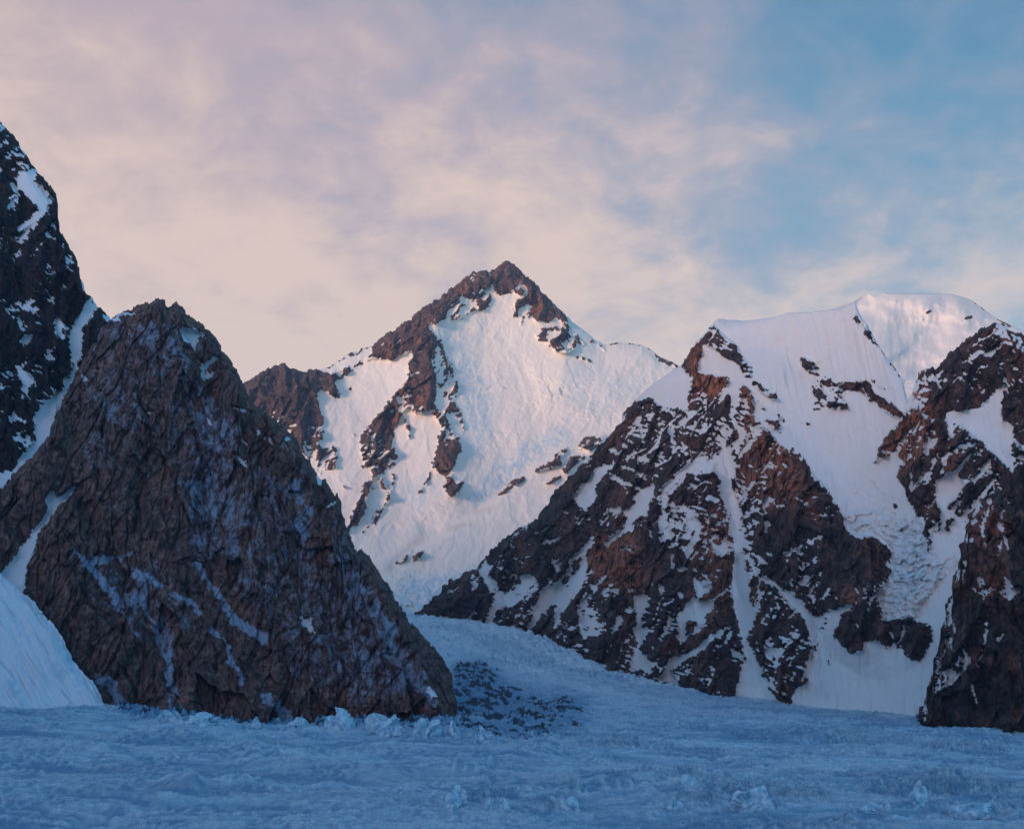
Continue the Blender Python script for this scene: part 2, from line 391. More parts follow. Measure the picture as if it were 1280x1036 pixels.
# rock islands on the snow shoulder below the icefall
P.poly([(622,621),(639,603),(655,595),(657,599),(642,609),(628,617)], .95)
P.poly([(668,592),(677,582),(692,572),(700,560),(709,557),(711,561),(703,573),(700,581),(694,582),(684,586)], .82)
P.poly([(723,557),(728,547),(753,546),(752,551),(744,561),(737,566),(728,560)], .78)
P.poly([(702,590),(707,580),(718,569),(731,569),(722,580),(708,592)], .8)
P.poly([(679,603),(688,600),(700,595),(701,598),(691,605),(681,605)], .8)
P.poly([(491,706),(500,696),(516,686),(513,696),(506,704),(497,706)], .6); P.line([(519,697),(526,691)], 5, .8)
P.line([(526,615),(536,600)], 3.5, .8); P.line([(537,598),(537,592)], 2, .6)
P.line([(492,594),(490,612),(483,628),(472,645)], 5, .62); P.line([(470,640),(466,652)], 8, .55); P.line([(460,655),(452,668)], 3, .5)
P.line([(478,596),(482,606)], 8, .6); P.line([(511,533),(512,547)], 3.5, .75); P.line([(505,520),(509,533)], 3, .6)
for a in [(443,544),(447,575),(452,583),(431,608),(489,613),(468,610)]: P.line([a, (a[0] + 1, a[1] + 1)], 3, .8)
MI = Field(200, 300, 800, 520)   # broken glacier ice (amount)
MI.poly([(570,450),(600,460),(640,440),(690,455),(700,480),(690,520),(640,560),(600,600),(585,560),(590,520),(578,480)], .5, 8)
MI.poly([(700,470),(780,470),(840,470),(800,500),(760,540),(720,540),(700,560),(690,520)], .6, 6)
MI.poly([(585,620),(620,590),(650,570),(690,548),(712,540),(705,556),(670,580),(640,602),(600,630)], 1, 3)
MI.poly([(480,735),(500,712),(540,712),(580,705),(620,700),(600,720),(540,745),(520,780),(490,790)], 1, 4)
MI.poly([(560,600),(575,625),(590,660),(540,665),(520,640)], .45, 6)
MB = Field(200, 300, 800, 520)   # bluish bare ice
MB.poly([(580,634),(600,600),(628,575),(655,556),(690,538),(715,528),(712,552),(670,580),(640,602),(600,632)], .6, 5)
MB.poly([(480,745),(510,722),(560,716),(600,706),(600,720),(560,740),(520,780),(490,790)], .7, 4)
MB.poly([(500,604),(540,590),(545,615),(520,640),(505,630)], .35, 6)
MB.poly([(568,440),(600,450),(620,500),(610,560),(590,560),(580,520)], .5, 8)
MB.poly([(540,408),(560,430),(580,440),(600,430),(570,410)], .3, 6)
MB.poly([(708,448),(780,470),(845,470),(820,480),(760,520),(705,500)], .3, 8)
MD = Field(200, 300, 800, 520)
MD.line([(484,712),(500,690),(530,668)], (10, 5), .32, 3); MD.line([(455,590),(430,640)], 12, .12, 4); MD.line([(470,580),(440,660)], 6, .12, 3)
MD.line([(560,660),(580,655)], 6, .3, 2); MD.line([(596,640),(612,636)], 7, .22, 2)
MR = Field(200, 300, 800, 520)   # big forms
for pts, a, w in [([(592,337),(545,400),(540,470),(555,530),(570,610)], 26, 60), ([(510,398),(512,470),(475,540),(460,600),(436,660)], 18, 55),
                  ([(637,326),(660,380),(705,440)], 16, 50), ([(350,454),(370,520),(398,560)], 22, 70), ([(592,340),(530,385),(470,440)], 10, 40),
                  ([(530,560),(520,650),(490,740)], 10, 60), ([(812,436),(760,470),(700,480)], 12, 50)]:
    MR.ridge(pts, a, w)
MR.poly([(430,720),(520,690),(600,640),(622,621),(655,595),(710,557),(756,546),(780,600),(700,800),(420,800)], 34, 2)
MR.a = blur(MR.a, 2)
def main_surface(X, Y):
    RR = rock_relief(X, Y, 100, rib=22, rl=30, rang=8, fac=5, fl=18, strat=1.6, sper=7, sang=-25, fine=4)
    ice = MI.at(*warp(X, Y, 5, 21))
    s, t = rot(X, Y, 12)
    c, e = cells(s / 10, t / 6.5, 33, .9); c2, e2 = cells(s / 4.5, t / 3.2, 35, .9)
    pt = .3 + .9 * sstep(-.1, .5, fbm(X / 50, Y / 34, 4, 63))
    ser = ice * pt * (3.6 * ridged(s / 34, t / 20, 5, 61, gain=.6) + 3.0 * cells(s / 15 + .5 * fbm(X / 20, Y / 20, 2, 64), t / 10 + .5 * fbm(X / 16, Y / 16, 2, 65), 33, .9)[0] + 1.0 * c2)
    runn = .7 * fbm((X + .55 * Y) / 9, Y / 90, 3, 77) + 3.2 * fbm(X / 60, Y / 60, 4, 79) + .5 * fbm(X / 6, Y / 6, 3, 80)
    H, rk, p = snow_rock(X, Y, P_main, RR, snowrel=None, seed=160, sang=-25)
    H = H + MR.at(X, Y) + ser + runn * (1 - .5 * rk)
    red = sstep(-.3, .5, fbm(X / 40, Y / 60, 3, 91)) * sstep(440, 500, X)
    return H, attrs(rk, X, red=red, ice=np.clip(MB.at(*warp(X, Y, 6, 71)), 0, 1), dirt=np.clip(MD.at(*warp(X, Y, 3, 72)), 0, 1)), p
P_main = P; P.a = blur(P.a, 1)

# ================================================================== right massif
right_top = [(470,800),(500,782),(520,768),(533,755),(545,745),(552,735),(560,726),(572,722),(582,716),(596,707),(608,698),(612,690),(628,675),(640,665),(652,658),(668,650),(676,640),(690,620),(700,608),(712,596),(722,585),(733,575),(742,565),(752,553),(762,543),(772,530),(780,518),(788,510),(796,498),(806,488),(816,480),(828,472),(840,464),(852,455),(858,447),(866,436),(874,425),(884,412),(893,402),(898,398),(908,400),(935,401),(950,399),(965,397),(985,391),(1010,391),(1030,388),(1050,386),(1066,379),(1069,379),(1074,392),(1085,408),(1097,430),(1108,446),(1120,462),(1128,474),(1134,500),(1140,492),(1146,474),(1152,465),(1160,461),(1170,462),(1178,452),(1188,440),(1198,433),(1210,424),(1220,416),(1232,408),(1243,402),(1252,404),(1262,412),(1290,420),(1340,440),(1400,450),(1500,520)]
P = Field(440, 340, 1000, 640)
P.poly([(440,1000),(440,800),(520,766),(545,742),(560,722),(596,703),(612,686),(640,661),(676,636),(700,604),(733,571),(762,539),(788,506),(796,496),(812,499),(826,507),(850,515),(870,517),(905,525),(930,536),(953,532),(974,554),(983,563),(1003,589),(1026,606),(1040,621),(1049,640),(1054,652),(1063,666),(1090,670),(1113,685),(1118,705),(1106,731),(1092,744),(1100,760),(1104,778),(1130,773),(1150,777),(1163,785),(1163,1000)], .89)
# pyramid below the snow peak
P.poly([(893,405),(900,416),(915,426),(925,438),(936,455),(942,468),(938,474),(930,468),(924,456),(912,449),(905,447),(895,437),(882,431),(873,426),(882,414)], .68)
P.poly([(868,434),(874,425),(878,440),(870,458),(872,468),(862,470),(852,458),(858,446)], .97)
P.poly([(864,463),(878,467),(900,471),(911,474),(908,486),(897,497),(878,493),(864,486)], 1.0)
P.poly([(866,488),(897,497),(910,488),(916,510),(907,527),(895,530),(880,515),(866,518),(860,502)], .68)
P.poly([(860,470),(866,470),(866,520),(860,516)], .6)
P.poly([(927,479),(936,485),(942,514),(953,532),(940,532),(913,531),(918,515),(926,500)], .74)
P.poly([(936,535),(953,534),(946,553),(930,566),(925,560)], .15)
P.line([(944,479),(955,490),(966,497)], (6, 6), .9); P.line([(940,497),(946,503)], 3, .7); P.line([(951,506),(956,512)], 3, .7)
P.line([(960,527),(972,532)], (4, 4), .75); P.line([(970,534),(977,544)], 3, .7); P.line([(973,520),(978,527)], 3, .7); P.line([(1002,528),(1011,530)], 3, .8); P.line([(984,511),(989,517)], 2.5, .4)
P.line([(998,565),(1010,585),(1016,592)], 4, .45)
# snowy upper left of the massif
P.poly([(826,507),(850,512),(868,517),(880,515),(905,530),(930,560),(926,590),(900,570),(880,575),(850,580),(835,595),(822,565),(815,535)], .56)
P.poly([(800,512),(822,512),(812,535),(806,555),(795,548),(784,552),(785,535)], .5)
P.poly([(796,498),(812,500),(824,508),(810,511),(795,508)], .8)
P.poly([(815,540),(830,545),(842,556),(845,575),(832,590),(822,570)], .75)
P.poly([(780,555),(800,560),(812,575),(812,590),(795,578),(782,568)], .42)
P.poly([(852,548),(860,545),(872,548),(884,560),(878,566),(864,562)], .95)
P.poly([(782,585),(840,575),(862,568),(864,580),(850,592),(830,602),(812,600),(790,596)], .8)
P.poly([(890,545),(915,520),(950,545),(925,580),(905,560)], .42)
P.poly([(840,610),(870,590),(905,600),(925,640),(930,680),(905,690),(860,660),(838,640)], .72)
P.poly([(850,655),(905,660),(915,690),(890,705),(855,700),(848,680)], .6)
P.poly([(915,600),(960,600),(965,640),(930,672),(922,640)], .62)
P.poly([(940,690),(955,730),(985,760),(1005,800),(1000,840),(975,860),(950,830),(945,800),(930,740),(930,690)], .8)
P.poly([(990,560),(1045,630),(1060,665),(1110,690),(1100,730),(1010,745),(970,700),(940,670),(980,600)], .98)
P.poly([(740,640),(800,660),(830,690),(870,720),(880,760),(850,770),(800,740),(760,720),(730,690)], .99)
P.poly([(600,690),(640,668),(690,650),(720,660),(725,690),(690,720),(660,725),(630,705)], .96)
P.poly([(540,750),(560,730),(600,725),(610,760),(600,775),(520,775)], 1)
# snow in it
P.poly([(733,599),(746,586),(755,582),(763,582),(758,595),(749,602),(744,612),(747,621),(737,631),(730,640),(722,630),(713,620),(722,614),(727,606),(727,602)], 0)
P.line([(765,596),(776,601),(788,606),(798,611)], (6, 4), .02)
P.line([(768,580),(785,588),(808,596)], 2.5, .15); P.line([(760,560),(785,570),(808,573)], 3.5, .2)
P.poly([(819,602),(806,608),(799,613),(792,622),(794,628),(781,637),(772,634),(761,636),(763,641),(778,642),(786,647),(780,659),(767,667),(757,676),(757,690),(766,678),(778,668),(786,663),(790,669),(793,652),(803,646),(808,641),(814,628),(818,616)], .06)
P.poly([(824,616),(829,640),(834,634),(838,618),(852,600),(866,588),(884,578),(884,566),(868,574),(852,586),(838,600),(828,608)], .12)
P.poly([(826,644),(834,640),(840,652),(838,664),(842,670),(830,676),(822,676),(824,660)], .22)
P.poly([(857,650),(868,648),(876,652),(875,668),(868,682),(864,694),(857,699),(862,680),(867,664),(860,658)], .03)
P.line([(853,648),(852,668),(848,690)], 3, .2)
P.line([(842,632),(856,636),(872,645)], 5, .1)
P.poly([(741,672),(744,676),(738,685),(722,699),(728,690),(735,706),(733,722),(718,746),(702,766),(692,784),(694,767),(698,752),(689,758),(680,768),(664,784),(656,785),(664,772),(672,752),(675,737),(688,732),(700,724),(708,708),(712,697),(725,685)], .05)
P.poly([(704,722),(712,716),(710,732),(703,730)], .85); P.poly([(715,700),(728,690),(722,712),(712,722)], .8)
P.poly([(606,702),(616,709),(612,718),(622,732),(634,749),(640,742),(652,728),(648,720),(660,715),(672,728),(660,748),(640,756),(622,762),(612,781),(605,783),(610,765),(616,752),(612,738),(600,720),(602,708)], .2)
P.poly([(634,749),(626,756),(616,768),(610,782),(605,784),(610,760),(622,750),(640,738)], 0)
P.poly([(586,716),(600,716),(604,730),(600,745),(588,740)], .5)
P.line([(560,740),(572,733)], (4, 2), .1); P.line([(630,692),(640,682)], 3, .1); P.line([(672,665),(684,658)], 3, .1); P.line([(676,677),(690,676),(700,670)], 3.5, .15); P.line([(640,670),(652,668)], 2.5, .15); P.line([(638,676),(641,683)], 3, .1)
P.line([(588,772),(594,765)], 4, .1); P.line([(692,700),(696,712),(700,702)], 4, .05)
P.line([(674,762),(668,778)], 5, .05)
P.poly([(703,782),(712,775),(715,783),(708,795),(690,796),(695,790)], .3)
P.poly([(720,750),(732,748),(734,756),(742,752),(750,768),(747,776),(755,778),(760,770),(757,785),(745,795),(732,797),(724,775)], .3)
P.line([(724,760),(728,785),(734,797)], 3.5, .0)
P.line([(775,772),(771,784),(764,792)], (7, 3), .05); P.line([(763,735),(772,740)], 4, .1); P.line([(740,733),(746,738)], 4, .1); P.line([(764,763),(757,772)], 4, .1)
P.line([(778,686),(787,685)], 4, .1)
P.poly([(808,741),(811,752),(806,765),(801,776),(803,783),(811,785),(804,798),(801,811),(806,820),(813,827),(815,842),(788,838),(788,832),(793,817),(797,806),(795,796),(788,785),(796,780),(794,764),(792,749),(797,741)], 0)
P.poly([(866,721),(875,727),(880,733),(890,728),(888,737),(878,744),(869,752),(882,748),(894,752),(888,764),(878,781),(868,792),(855,803),(842,798),(846,782),(848,768),(860,757),(871,748),(872,737)], .1)
P.poly([(858,778),(872,775),(866,790),(856,796)], .75)
P.line([(836,767),(837,780),(831,793)], 4, .05); P.line([(850,600),(860,610)], 3, .2)
P.line([(840,694),(839,708),(847,713),(858,712)], 4.5, .03); P.line([(826,728),(829,738)], (6, 3), .1); P.line([(844,738),(853,748)], 3, .2)
P.poly([(914,781),(901,785),(887,796),(867,811),(847,823),(838,818),(833,835),(818,848),(852,858),(838,838),(852,829),(870,819),(890,804),(904,792)], 0)
P.poly([(890,678),(897,681),(904,676),(913,681),(906,691),(895,692)], .12)
P.line([(848,770),(860,755),(868,748)], 4, .05)
# the long central couloir
P.poly([(903,556),(912,556),(920,583),(915,600),(914,612),(924,628),(928,640),(925,652),(927,664),(930,684),(930,692),(934,715),(938,738),(938,750),(944,764),(944,778),(936,790),(933,799),(941,814),(950,830),(956,845),(963,860),(978,880),(985,900),(915,900),(919,869),(925,847),(927,832),(933,824),(927,806),(924,790),(919,767),(914,750),(917,730),(913,745),(916,728),(915,706),(918,697),(916,678),(912,662),(912,644),(901,623),(902,612),(900,602),(889,581)], .02)
P.line([(905,525),(906,545),(908,560)], 6, .2); P.line([(862,590),(885,585),(900,570)], 10, .12)
P.line([(924,684),(938,700),(947,722),(949,745),(944,760)], (3, 5), .03); P.line([(926,665),(940,690),(958,705)], 4, .1)
P.line([(952,723),(966,729),(980,741),(992,755),(1010,768)], (5, 9), .02); P.line([(985,727),(990,742)], 4, .05)
P.line([(981,694),(990,688),(1004,683),(1012,676),(1027,670)], (4, 2.5), .02); P.line([(1003,728),(1012,721),(1023,715)], (5, 2), .02); P.line([(1010,742),(1024,729)], 1.8, .1)
P.line([(950,670),(962,653)], (3, 4), .05); P.line([(948,634),(962,627)], 2.5, .05); P.line([(966,628),(978,633)], 3.5, .05); P.line([(1000,640),(1010,630)], 3, .1); P.line([(995,620),(1003,624)], 3, .1); P.line([(937,581),(960,596)], 2.2, .1); P.line([(986,708),(987,714)], 4, .1)
P.poly([(953,811),(965,809),(981,806),(976,822),(970,836),(966,831),(969,819),(948,817)], .1)
# snow fan at the foot
P.poly([(975,735),(990,742),(1003,752),(1012,768),(1022,771),(1040,762),(1060,756),(1070,754),(1062,764),(1053,770),(1047,785),(1046,797),(1052,805),(1062,815),(1068,818),(1079,813),(1082,804),(1102,798),(1104,808),(1115,810),(1127,812),(1142,825),(1150,827),(1163,808),(1176,785),(1190,770),(1190,960),(990,960),(988,880),(992,865),(1000,850),(1007,832),(1014,805),(1010,790),(1005,775),(990,758)], 0)
P.line([(1034,772),(1026,785),(1021,800),(1016,822)], (7, 4), .5); P.line([(1000,853),(1008,848)], 6, .8); P.line([(1032,818),(1037,832)], 3, .35)
P.poly([(1045,785),(1052,768),(1064,764),(1075,757),(1095,752),(1101,776),(1118,773),(1130,775),(1150,777),(1166,784),(1163,805),(1150,827),(1142,822),(1127,812),(1135,795),(1131,788),(1125,800),(1112,810),(1103,806),(1100,798),(1088,802),(1080,803),(1079,813),(1066,818),(1053,806),(1045,797)], 1)
P.line([(1112,789),(1120,800)], 2.5, .2); P.line([(1069,779),(1072,783)], 3.5, .1); P.line([(1130,786),(1128,797),(1118,808)], 5, .02)
# rocks in the big snow face
P.poly([(999,450),(1005,447),(1014,452),(1024,462),(1027,472),(1020,471),(1008,464)], .68)
P.poly([(1018,478),(1034,470),(1044,478),(1060,480),(1058,512),(1045,512),(1036,505),(1018,515),(1014,498)], .42)
P.poly([(1033,502),(1048,503),(1058,508),(1055,513),(1036,510)], .9)
P.poly([(1046,480),(1058,477),(1072,476),(1083,477),(1090,484),(1101,496),(1112,502),(1121,508),(1130,519),(1128,524),(1115,520),(1101,511),(1090,502),(1081,494),(1066,489),(1048,488)], .95)
P.line([(1070,398),(1078,406),(1086,418),(1096,431),(1105,439),(1113,448),(1124,467)], (4, 5), .72)
P.line([(1092,476),(1104,484)], 5, .55)
# ridge on the far right
P.poly([(1092,581),(1100,560),(1110,542),(1120,534),(1130,523),(1140,505),(1146,472),(1156,455),(1164,458),(1170,455),(1178,446),(1190,435),(1205,424),(1225,408),(1243,396),(1300,405),(1500,500),(1500,1000),(1150,1000),(1205,700),(1210,645),(1205,652),(1190,640),(1167,655),(1160,690),(1155,668),(1149,647),(1142,635),(1133,619),(1131,608),(1119,596),(1130,577),(1120,568),(1128,556),(1112,566),(1100,575)], .88)
P.poly([(1150,470),(1162,470),(1172,462),(1172,485),(1158,505),(1148,515),(1138,508)], .55)
P.poly([(1100,570),(1118,550),(1140,525),(1155,510),(1160,520),(1140,545),(1115,566)], .8)
P.poly([(1128,556),(1150,535),(1168,535),(1175,555),(1160,570),(1150,562),(1135,575)], .62)
P.poly([(1205,432),(1225,418),(1240,420),(1236,440),(1210,450)], .68)
P.poly([(1245,402),(1265,412),(1270,440),(1258,430),(1240,425),(1235,412)], .5)
P.poly([(1182,520),(1188,514),(1203,512),(1223,511),(1238,497),(1252,480),(1262,482),(1252,500),(1252,520),(1265,530),(1268,560),(1268,595),(1256,582),(1240,566),(1225,552),(1210,540),(1195,530),(1193,548),(1186,545)], .03)
P.poly([(1252,500),(1262,482),(1290,480),(1290,530),(1264,530),(1250,520)], .93)
P.poly([(1172,600),(1185,590),(1196,590),(1206,606),(1198,622),(1212,630),(1210,650),(1208,668),(1203,684),(1192,704),(1182,716),(1168,710),(1164,690),(1172,660),(1178,640),(1168,625)], .04)
P.line([(1137,595),(1140,612),(1150,600),(1158,598)], 6, .12); P.line([(1196,590),(1213,568),(1222,552)], (5, 3), .08); P.line([(1180,575),(1192,560)], 5, .2); P.line([(1215,602),(1235,582),(1240,572)], (5, 3), .15); P.line([(1212,640),(1228,622),(1240,605),(1250,595)], (6, 3), .08)
P.line([(1186,655),(1192,650)], 5, .75); P.line([(1187,632),(1194,626)], 6, .7); P.line([(1184,660),(1186,664)], 6, .8); P.line([(1170,662),(1174,655)], 5, .8)
P.line([(1198,640),(1212,622),(1222,612)], (9, 7), .93); P.line([(1150,600),(1160,590),(1168,575)], 4, .12)
P.line([(1117,631),(1124,633)], 3.5, .75)
RI = Field(440, 340, 1000, 640)
RI.poly([(1052,642),(1080,640),(1110,632),(1145,650),(1160,690),(1175,705),(1196,695),(1178,722),(1165,742),(1150,758),(1150,775),(1104,778),(1098,752),(1092,742),(1107,733),(1119,705),(1113,683),(1090,668),(1065,665)], 1, 4)
RI.poly([(1040,600),(1100,600),(1120,630),(1060,640)], .35, 8)
RB = Field(440, 340, 1000, 640)
RB.poly([(1120,655),(1150,650),(1165,700),(1180,715),(1150,745),(1110,760),(1120,700)], .75, 6)
RB.poly([(1052,650),(1080,645),(1100,680),(1070,668)], .3, 4)
RR_ = Field(440, 340, 1000, 640)
RR_.poly([(740,670),(800,672),(805,735),(760,740),(730,700)], 1, 8); RR_.poly([(862,440),(880,430),(910,480),(905,500),(862,490)], 1, 4)
RR_.poly([(930,480),(990,560),(1010,610),(960,640),(925,600)], .8, 8); RR_.poly([(870,640),(915,640),(915,760),(880,800),(860,760)], .7, 10)
RR_.poly([(1092,581),(1130,520),(1155,470),(1170,560),(1120,600)], .9, 6); RR_.poly([(1050,475),(1130,520),(1100,512)], .8, 3)
RR_.poly([(1040,730),(1090,735),(1060,760)], .8, 5); RR_.poly([(1210,640),(1262,640),(1262,740),(1230,760)], .7, 10)
RF = Field(440, 340, 1000, 640)
for pts, a, w in [([(895,400),(868,450),(862,520),(845,600),(800,640),(770,720),(760,800),(750,860)], 34, 75),
                  ([(796,498),(760,545),(715,610),(650,670),(600,720),(530,775)], 12, 40),
                  ([(950,495),(953,532),(985,600),(1010,680),(1060,740),(1100,790)], 30, 60),
                  ([(935,470),(928,500),(905,560),(880,600),(870,680),(860,740),(890,800),(900,870)], 24, 55),
                  ([(1090,680),(1085,730),(1070,790)], 22, 45), ([(1140,500),(1165,560),(1150,620),(1160,680)], 20, 50),
                  ([(1243,402),(1200,480),(1200,540),(1220,600),(1240,660)], 22, 60),
                  ([(945,690),(970,780),(985,850)], 12, 35), ([(715,650),(690,700),(650,770)], 12, 35),
                  ([(742,680),(728,730),(745,800)], 10, 30), ([(1068,379),(1100,440),(1130,520),(1092,580)], 10, 30),
                  ([(840,740),(825,800),(815,840)], 12, 30), ([(887,800),(880,850),(880,880)], 16, 40), ([(955,532),(1000,590),(1045,630)], 10, 24)]:
    RF.ridge(pts, a, w)
RF.ridge([(905,555),(920,640),(920,760),(930,830)], -14, 30); RF.ridge([(800,741),(800,830)], -12, 24); RF.ridge([(820,605),(770,670),(700,730),(660,780)], -9, 26)
RF.ridge([(1130,500),(1090,600),(1120,700),(1110,770)], -16, 60)
RF.a = blur(RF.a, 1) * 1.45
RF.poly([(1052,642),(1082,638),(1120,648),(1150,655),(1162,690),(1178,705),(1192,697),(1176,722),(1163,742),(1148,758),(1149,776),(1130,774),(1104,779),(1098,752),(1092,742),(1107,733),(1119,705),(1113,683),(1090,668),(1065,665)], 14, 1) if False else None
RF.put(RF.pmask([(1052,642),(1082,638),(1120,648),(1150,655),(1162,690),(1178,705),(1192,697),(1176,722),(1163,742),(1148,758),(1149,776),(1130,774),(1104,779),(1098,752),(1092,742),(1107,733),(1119,705),(1113,683),(1090,668),(1065,665)]), 6, 2)
P_right = P; P.a = blur(P.a, 1)
def right_surface(X, Y):
    RR = rock_relief(X, Y, 200, rib=23, rl=34, rang=14, fac=6.5, fl=20, strat=3.4, sper=8, sang=18, fine=4.2)
    s, t = rot(X, Y, 35)
    s2, t2 = rot(X + 8 * fbm(X / 40, Y / 40, 3, 235), Y, -50)
    zone = sstep(900, 840, X) * sstep(590, 680, Y)
    zr = sstep(930, 960, X) * sstep(680, 720, Y) * sstep(1020, 1000, X)
    d1 = ridged(s2 / 95, t2 / 24, 4, 233, gain=.5); d2 = ridged(s / 80, t / 17, 4, 236, gain=.5)
    RR = RR + 10 * d1 * zone + 6 * d2 * zr
    ext = (d1 - .42) * .55 * zone + (d2 - .42) * .5 * zr
    ice = RI.at(*warp(X, Y, 5, 22))
    c, e = cells(X / 9, Y / 7, 43, .9); c2, e2 = cells(X / 4, Y / 3.4, 45, .9)
    ser = ice * (15 * ridged(X / 26, Y / 20, 5, 62, gain=.6) + 6 * c + 2.6 * c2)
    flute = 6.5 * ridged((X - .22 * (Y - 390) + 2 * fbm(X / 30, Y / 40, 2, 87)) / 13, Y / 130, 3, 88) * sstep(600, 430, Y) * sstep(960, 1000, X) * sstep(1140, 1100, X)
    runn = 1.6 * fbm((X - .15 * Y) / 8, Y / 90, 3, 177) + 5 * fbm(X / 60, Y / 60, 3, 179) + .4 * fbm(X / 6, Y / 6, 3, 180)
    H, rk, p = snow_rock(X, Y, P_right, RR, seed=260, sang=18, extra=ext)
    H = H + RF.at(X, Y) + ser + (runn + flute) * (1 - .5 * rk)
    red = np.clip(RR_.at(X, Y) + .35 * sstep(0, .5, fbm(X / 40, Y / 60, 3, 92)), 0, 1)
    ib = np.clip(RB.at(*warp(X, Y, 6, 73)), 0, 1) 
    return H, attrs(rk, X, red=red, ice=ib, dirt=.18 * sstep(.15, .6, fbm(X / 7, Y / 40, 4, 95)) * sstep(760, 800, Y) * sstep(980, 1000, X), fleck=.3), p

# ================================================================== snow dome behind it
dome_top = [(900,460),(960,430),(1000,405),(1030,390),(1050,382),(1066,378),(1076,371),(1085,367),(1095,371),(1105,366),(1115,367),(1140,367),(1165,367),(1190,368),(1205,372),(1215,376),(1225,383),(1235,391),(1245,398),(1262,406),(1290,420),(1330,450),(1400,500)]
P_dome = Field(880, 340, 560, 300)
P_dome.line([(1160,391),(1164,388)], (4, 2), .9); P_dome.line([(1208,398),(1214,396)], 4, .9); P_dome.line([(1218,378),(1232,388),(1246,398),(1262,408)], 3, .7)
P_dome.poly([(1148,466),(1160,460),(1165,500),(1140,520),(1145,490)], .6)
def dome_surface(X, Y):
    ice = sstep(-.1, .35, fbm(X / 38, Y / 26, 3, 301)) * sstep(1050, 1075, X)
    c, e = cells(X / 14, Y / 9, 53, 1.0)
    H = 26 * fbm(X / 70, Y / 46, 3, 305, gain=.38) + ice * (2.2 * c * sstep(.1, .5, fbm(X / 50, Y / 30, 3, 309)) + 3.5 * ridged(X / 40, Y / 20, 3, 66)) + 1.5 * fbm(X / 9, Y / 24, 3, 307)
    p = P_dome.at(*warp(X, Y, 2, 30))
    rk = sstep(.4, .6, p + .3 * fbm(X / 5, Y / 5, 3, 308) * (p > .05))
    return (H + 2 * rk).astype(f32), attrs(rk, X, ice=.25 * ice), p

# ================================================================== dark buttress, lower right
but_top = [(1120,985),(1140,925),(1148,902),(1150,882),(1158,875),(1160,852),(1166,846),(1168,816),(1176,808),(1177,782),(1183,773),(1184,748),(1190,740),(1192,716),(1200,704),(1202,682),(1209,672),(1211,652),(1218,640),(1223,628),(1232,621),(1240,612),(1248,616),(1252,624),(1262,628),(1270,638),(1280,636),(1320,650),(1400,700),(1480,760)]
P_but = Field(1080, 560, 460, 420, fill=1.0)
for a in [([(1216,642),(1232,622),(1244,614)], (4, 3), .15), ([(1158,862),(1172,850),(1186,838),(1196,826),(1206,832),(1212,820)], 3.5, .2), ([(1160,870),(1176,858),(1190,850),(1204,838),(1210,828)], (6, 3), .12),
          ([(1203,808),(1208,820),(1208,826)], 3.5, .15), ([(1190,808),(1194,825),(1197,836)], 3, .3), ([(1225,722),(1232,736),(1230,750)], (9, 5), .3), ([(1218,735),(1232,745),(1242,735)], 4, .35),
          ([(1256,730),(1262,745),(1272,735)], (12, 9), .1), ([(1248,800),(1256,792)], 3, .3), ([(1248,735),(1250,745)], 4, .4), ([(1180,812),(1192,795)], 4, .1)]:
    P_but.line(*a)
P_but.poly([(1150,870),(1170,845),(1186,832),(1200,818),(1206,826),(1192,846),(1172,862),(1156,884)], .45, 1); P_but.poly([(1214,650),(1236,620),(1252,622),(1244,650),(1225,668)], .62, 2)
P_but.line([(1154,896),(1162,866),(1170,838),(1176,815),(1182,785),(1190,750),(1198,718),(1208,690),(1217,655),(1228,632),(1240,620)], 9, .66, 1)
P_but.line([(1252,640),(1248,690),(1256,740)], 7, .6, 1); P_but.line([(1220,840),(1232,800),(1236,770)], 4, .5)
P_but.line([(1190,745),(1186,770),(1192,790)], 3, .35); P_but.line([(1206,700),(1201,730)], 3, .3); P_but.line([(1234,640),(1228,665),(1232,690)], 3, .4); P_but.line([(1170,842),(1180,820),(1184,800)], 4, .15); P_but.line([(1252,660),(1262,690)], 4, .3); P_but.line([(1215,860),(1222,880)], 3, .4)
B_F = Field(1080, 560, 460, 420)
for pts, a, w in [([(1240,612),(1214,750),(1208,800),(1225,900)], 26, 50), ([(1176,765),(1195,740),(1210,690)], 14, 26), ([(1186,800),(1165,850),(1165,890)], 14, 30), ([(1262,700),(1262,900)], 20, 34), ([(1222,640),(1232,720),(1238,830),(1250,900)], 14, 16), ([(1205,690),(1196,760),(1205,840),(1196,900)], 16, 18), ([(1246,640),(1256,700),(1275,760)], 14, 18), ([(1170,850),(1185,880),(1205,905)], 10, 14), ([(1214,760),(1190,830),(1175,880)], 12, 16)]:
    B_F.ridge(pts, a, w)
def but_surface(X, Y):
    RR = rock_relief(X, Y, 400, rib=30, rl=40, rang=4, fac=8, fl=24, strat=2, sper=9, sang=20, fine=4.5)
    H, rk, p = snow_rock(X, Y, P_but, RR, seed=460, ledge=.5, nz=.6)
    H = H + B_F.at(X, Y)
    red = np.clip(RR_.at(np.clip(X, 441, 1430), Y) * .8 + .4 * sstep(.0, .5, fbm(X / 30, Y / 50, 3, 93)), 0, 1)
    return H, attrs(rk, X, red=red, fleck=.12), p

